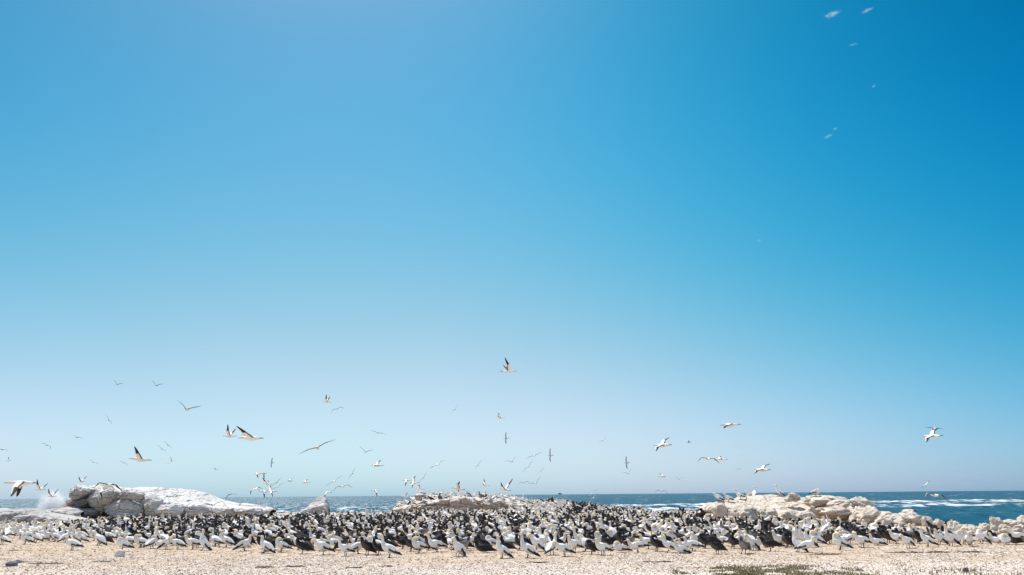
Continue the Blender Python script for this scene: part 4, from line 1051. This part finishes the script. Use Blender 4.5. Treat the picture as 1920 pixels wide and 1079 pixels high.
# grass
def grass(name, n, pxr, pyr, label, dens=.5, hmin=.04, hmax=.11):
    u = rng.random((n * 3, 2)); px = pxr[0] + u[:, 0] * (pxr[1] - pxr[0]); py = pyr[0] + u[:, 1] * (pyr[1] - pyr[0])
    P0 = np.array([gnd(a, b)[:] for a, b in zip(px, py)])
    keep = fbm(P0[:, 0] / .55, P0[:, 1] / .4, 91, 3) + (py - pyr[0]) / (pyr[1] - pyr[0]) * .25 > dens
    P0 = P0[keep][:n]; n = len(P0); P0[:, 2] = terrain(P0[:, 0], P0[:, 1])
    a = rng.uniform(0, 6.28, n); h = rng.uniform(hmin, hmax, n); ln = rng.uniform(.2, .9, n) * h; w = rng.uniform(.006, .012, n)
    b = rng.uniform(0, 6.28, n)
    t1 = np.stack([np.cos(b) * w, np.sin(b) * w, 0 * w], -1); mid = P0 + np.stack([np.cos(a) * ln * .35, np.sin(a) * ln * .35, h * .65], -1); tip = P0 + np.stack([np.cos(a) * ln, np.sin(a) * ln, h], -1)
    v = np.stack([P0 - t1, P0 + t1, mid + t1 * .7, mid - t1 * .7, tip], 1)
    f = np.concatenate([np.array([[0, 1, 2], [0, 2, 3], [3, 2, 4]])[None] + (np.arange(n) * 5)[:, None, None]]).reshape(-1, 3)
    me = np_mesh(name, v.reshape(-1, 3), f, False)
    pal_ = np.array([(.16, .16, .06), (.24, .20, .10), (.34, .27, .16), (.11, .12, .05), (.20, .14, .09)])
    c = pal_[rng.integers(0, 5, n)] * rng.uniform(.8, 1.2, (n, 1)); set_col(me, np.repeat(c, 5, 0))
    tag(link(name, me, M_GRASS), label, 'grass', None, 'stuff')
grass('grass', 11000, (1330, 1650), (1062, 1100), 'low dry olive grass on the shell gravel at the picture foot', .54, .02, .065)
grass('grass', 1500, (1260, 1420), (1064, 1090), 'thin tufts of dry grass leading into the olive patch', .72, .02, .06)
grass('grass', 450, (1640, 1930), (1058, 1090), 'sparse dry stalks among the gravel before the shore pile', .70, .03, .12)

# ------------------------------------------------------------------ sea spray bursting behind the low slabs
def spray():
    n = 5000; base = at(95, 950, 78)
    t = rng.random(n) ** 1.6; ang = rng.normal(0, .55, n)
    hmax = 1.75 * np.exp(-(rng.normal(0, .6, n)) ** 2)
    x = base.x + np.sin(ang) * t * 1.5 + rng.normal(0, .38, n) * (1 - .4 * t); z = base.z - .5 + t * hmax * 1.5 ; y = base.y + rng.normal(0, .7, n)
    oc = np.array([(1, 0, 0), (-1, 0, 0), (0, 1, 0), (0, -1, 0), (0, 0, 1), (0, 0, -1)], float)
    of = np.array([(0, 2, 4), (2, 1, 4), (1, 3, 4), (3, 0, 4), (2, 0, 5), (1, 2, 5), (3, 1, 5), (0, 3, 5)])
    s = rng.uniform(.010, .026, n) * (1.1 - .5 * t)
    v = oc[None] * s[:, None, None] + np.stack([x, y, z], -1)[:, None, :]
    me = np_mesh('spray', v.reshape(-1, 3), (of[None] + (np.arange(n) * 6)[:, None, None]).reshape(-1, 3))
    m, nt, b = new_mat('spray_drops'); b.inputs['Roughness'].default_value = .5
    tc = N(nt, 'ShaderNodeTexCoord'); nz = noise_tex(nt, tc.outputs['Object'], 2.0); r = ramp(nt, nz, [(.2, (.82, .86, .9)), (.8, (.95, .96, .97))]); nt.links.new(r.outputs[0], b.inputs['Base Color'])
    tl = nt.nodes.new('ShaderNodeBsdfTranslucent'); nt.links.new(r.outputs[0], tl.inputs[0]); mx = nt.nodes.new('ShaderNodeMixShader'); mx.inputs[0].default_value = .6
    nt.links.new(b.outputs[0], mx.inputs[1]); nt.links.new(tl.outputs[0], mx.inputs[2]); nt.links.new(mx.outputs[0], nt.nodes['Material Output'].inputs['Surface'])
    tag(link('spray', me, m), 'burst of white sea spray behind the low grey slabs', 'spray', None, 'stuff')
spray()
def mist():
    m, nt, b = new_mat('spray_mist'); nt.nodes.remove(b)
    tc = N(nt, 'ShaderNodeTexCoord'); P = tc.outputs['Object']
    ln = nt.nodes.new('ShaderNodeVectorMath'); ln.operation = 'LENGTH'; nt.links.new(P, ln.inputs[0])
    nz = noise_tex(nt, scaled(nt, P, (2.2, 2.2, 1.5)), 1.0, 5, 0.65)
    fall = math_n(nt, 'SUBTRACT', 1.0, ln.outputs['Value'], True)
    den = math_n(nt, 'MULTIPLY', math_n(nt, 'MAXIMUM', math_n(nt, 'ADD', math_n(nt, 'SUBTRACT', nz, 0.62), math_n(nt, 'MULTIPLY', fall, 0.55)), 0.0), 6.0)
    vol = nt.nodes.new('ShaderNodeVolumePrincipled'); vol.inputs['Color'].default_value = (.97, .98, 1, 1); vol.inputs['Anisotropy'].default_value = 0.3
    nt.links.new(den, vol.inputs['Density']); nt.links.new(vol.outputs[0], nt.nodes['Material Output'].inputs['Volume'])
    v, f = ico(3); o = link('spray_mist', np_mesh('spray_mist', v, f), m); c = at(95, 944, 78); o.location = c; o.scale = (1.75, 1.3, 1.75)
    tag(o, 'soft white mist around the burst of sea spray', 'spray', None, 'stuff')
mist()

# ------------------------------------------------------------------ wisps of cloud
def mat_cloud():
    m, nt, b = new_mat('cloud_wisp'); nt.nodes.remove(b)
    tc = N(nt, 'ShaderNodeTexCoord'); P = tc.outputs['Object']
    ln = nt.nodes.new('ShaderNodeVectorMath'); ln.operation = 'LENGTH'; nt.links.new(P, ln.inputs[0])
    oi = N(nt, 'ShaderNodeObjectInfo'); off = nt.nodes.new('ShaderNodeVectorMath'); off.operation = 'ADD'
    nt.links.new(scaled(nt, P, (2.6, 2.6, 3.4)), off.inputs[0]); cx = nt.nodes.new('ShaderNodeCombineXYZ'); nt.links.new(math_n(nt, 'MULTIPLY', oi.outputs['Random'], 60.0), cx.inputs[0]); nt.links.new(cx.outputs[0], off.inputs[1])
    nz = noise_tex(nt, off.outputs[0], 1.0, 5, 0.6)
    fall = math_n(nt, 'SUBTRACT', 1.0, ln.outputs['Value'], True)
    den = math_n(nt, 'MULTIPLY', math_n(nt, 'MAXIMUM', math_n(nt, 'ADD', math_n(nt, 'SUBTRACT', nz, 0.66), math_n(nt, 'MULTIPLY', fall, 0.40)), 0.0), 0.9)
    den = math_n(nt, 'MULTIPLY', den, oi.outputs['Alpha'])
    vol = nt.nodes.new('ShaderNodeVolumePrincipled'); vol.inputs['Color'].default_value = (.98, .98, 1, 1); vol.inputs['Anisotropy'].default_value = 0.2
    nt.links.new(den, vol.inputs['Density']); nt.links.new(vol.outputs[0], nt.nodes['Material Output'].inputs['Volume'])
    return m
M_CLOUD = mat_cloud()
def cloud(px, py, w, h, tilt, label, dens):
    D_ = 3000.0; c = at(px, py, D_); m = D_ / F * 1.03
    v, f = ico(3); me = np_mesh('cloud', v, f)
    o = link('cloud', me, M_CLOUD); o.location = c; o.scale = (w * m * .62, h * m * .8, h * m * .62); o.rotation_euler = (0, -tilt, 0); o.color = (1, 1, 1, dens)
    tag(o, label, 'cloud', 'small cloud wisps in the blue sky')
cloud(1561, 27, 40, 13, .38, 'brightest white cloud wisp near the picture top', .17)
cloud(1626, 20, 36, 8, .42, 'slanting thin white cloud wisp beside the brightest one', .18)
cloud(1600, 84, 28, 5, .25, 'faint thin cloud streak below the two bright wisps', .13)
cloud(1638, 162, 9, 8, .3, 'tiny lone cloud puff in the deep blue sky', .12)
cloud(1566, 242, 9, 8, .5, 'tiny cloud puff just above a slanting wisp', .12)
cloud(1553, 256, 24, 7, .45, 'small slanting cloud wisp under a tiny puff', .16)
cloud(1424, 451, 16, 6, .15, 'very faint low cloud wisp in the middle sky', .08)
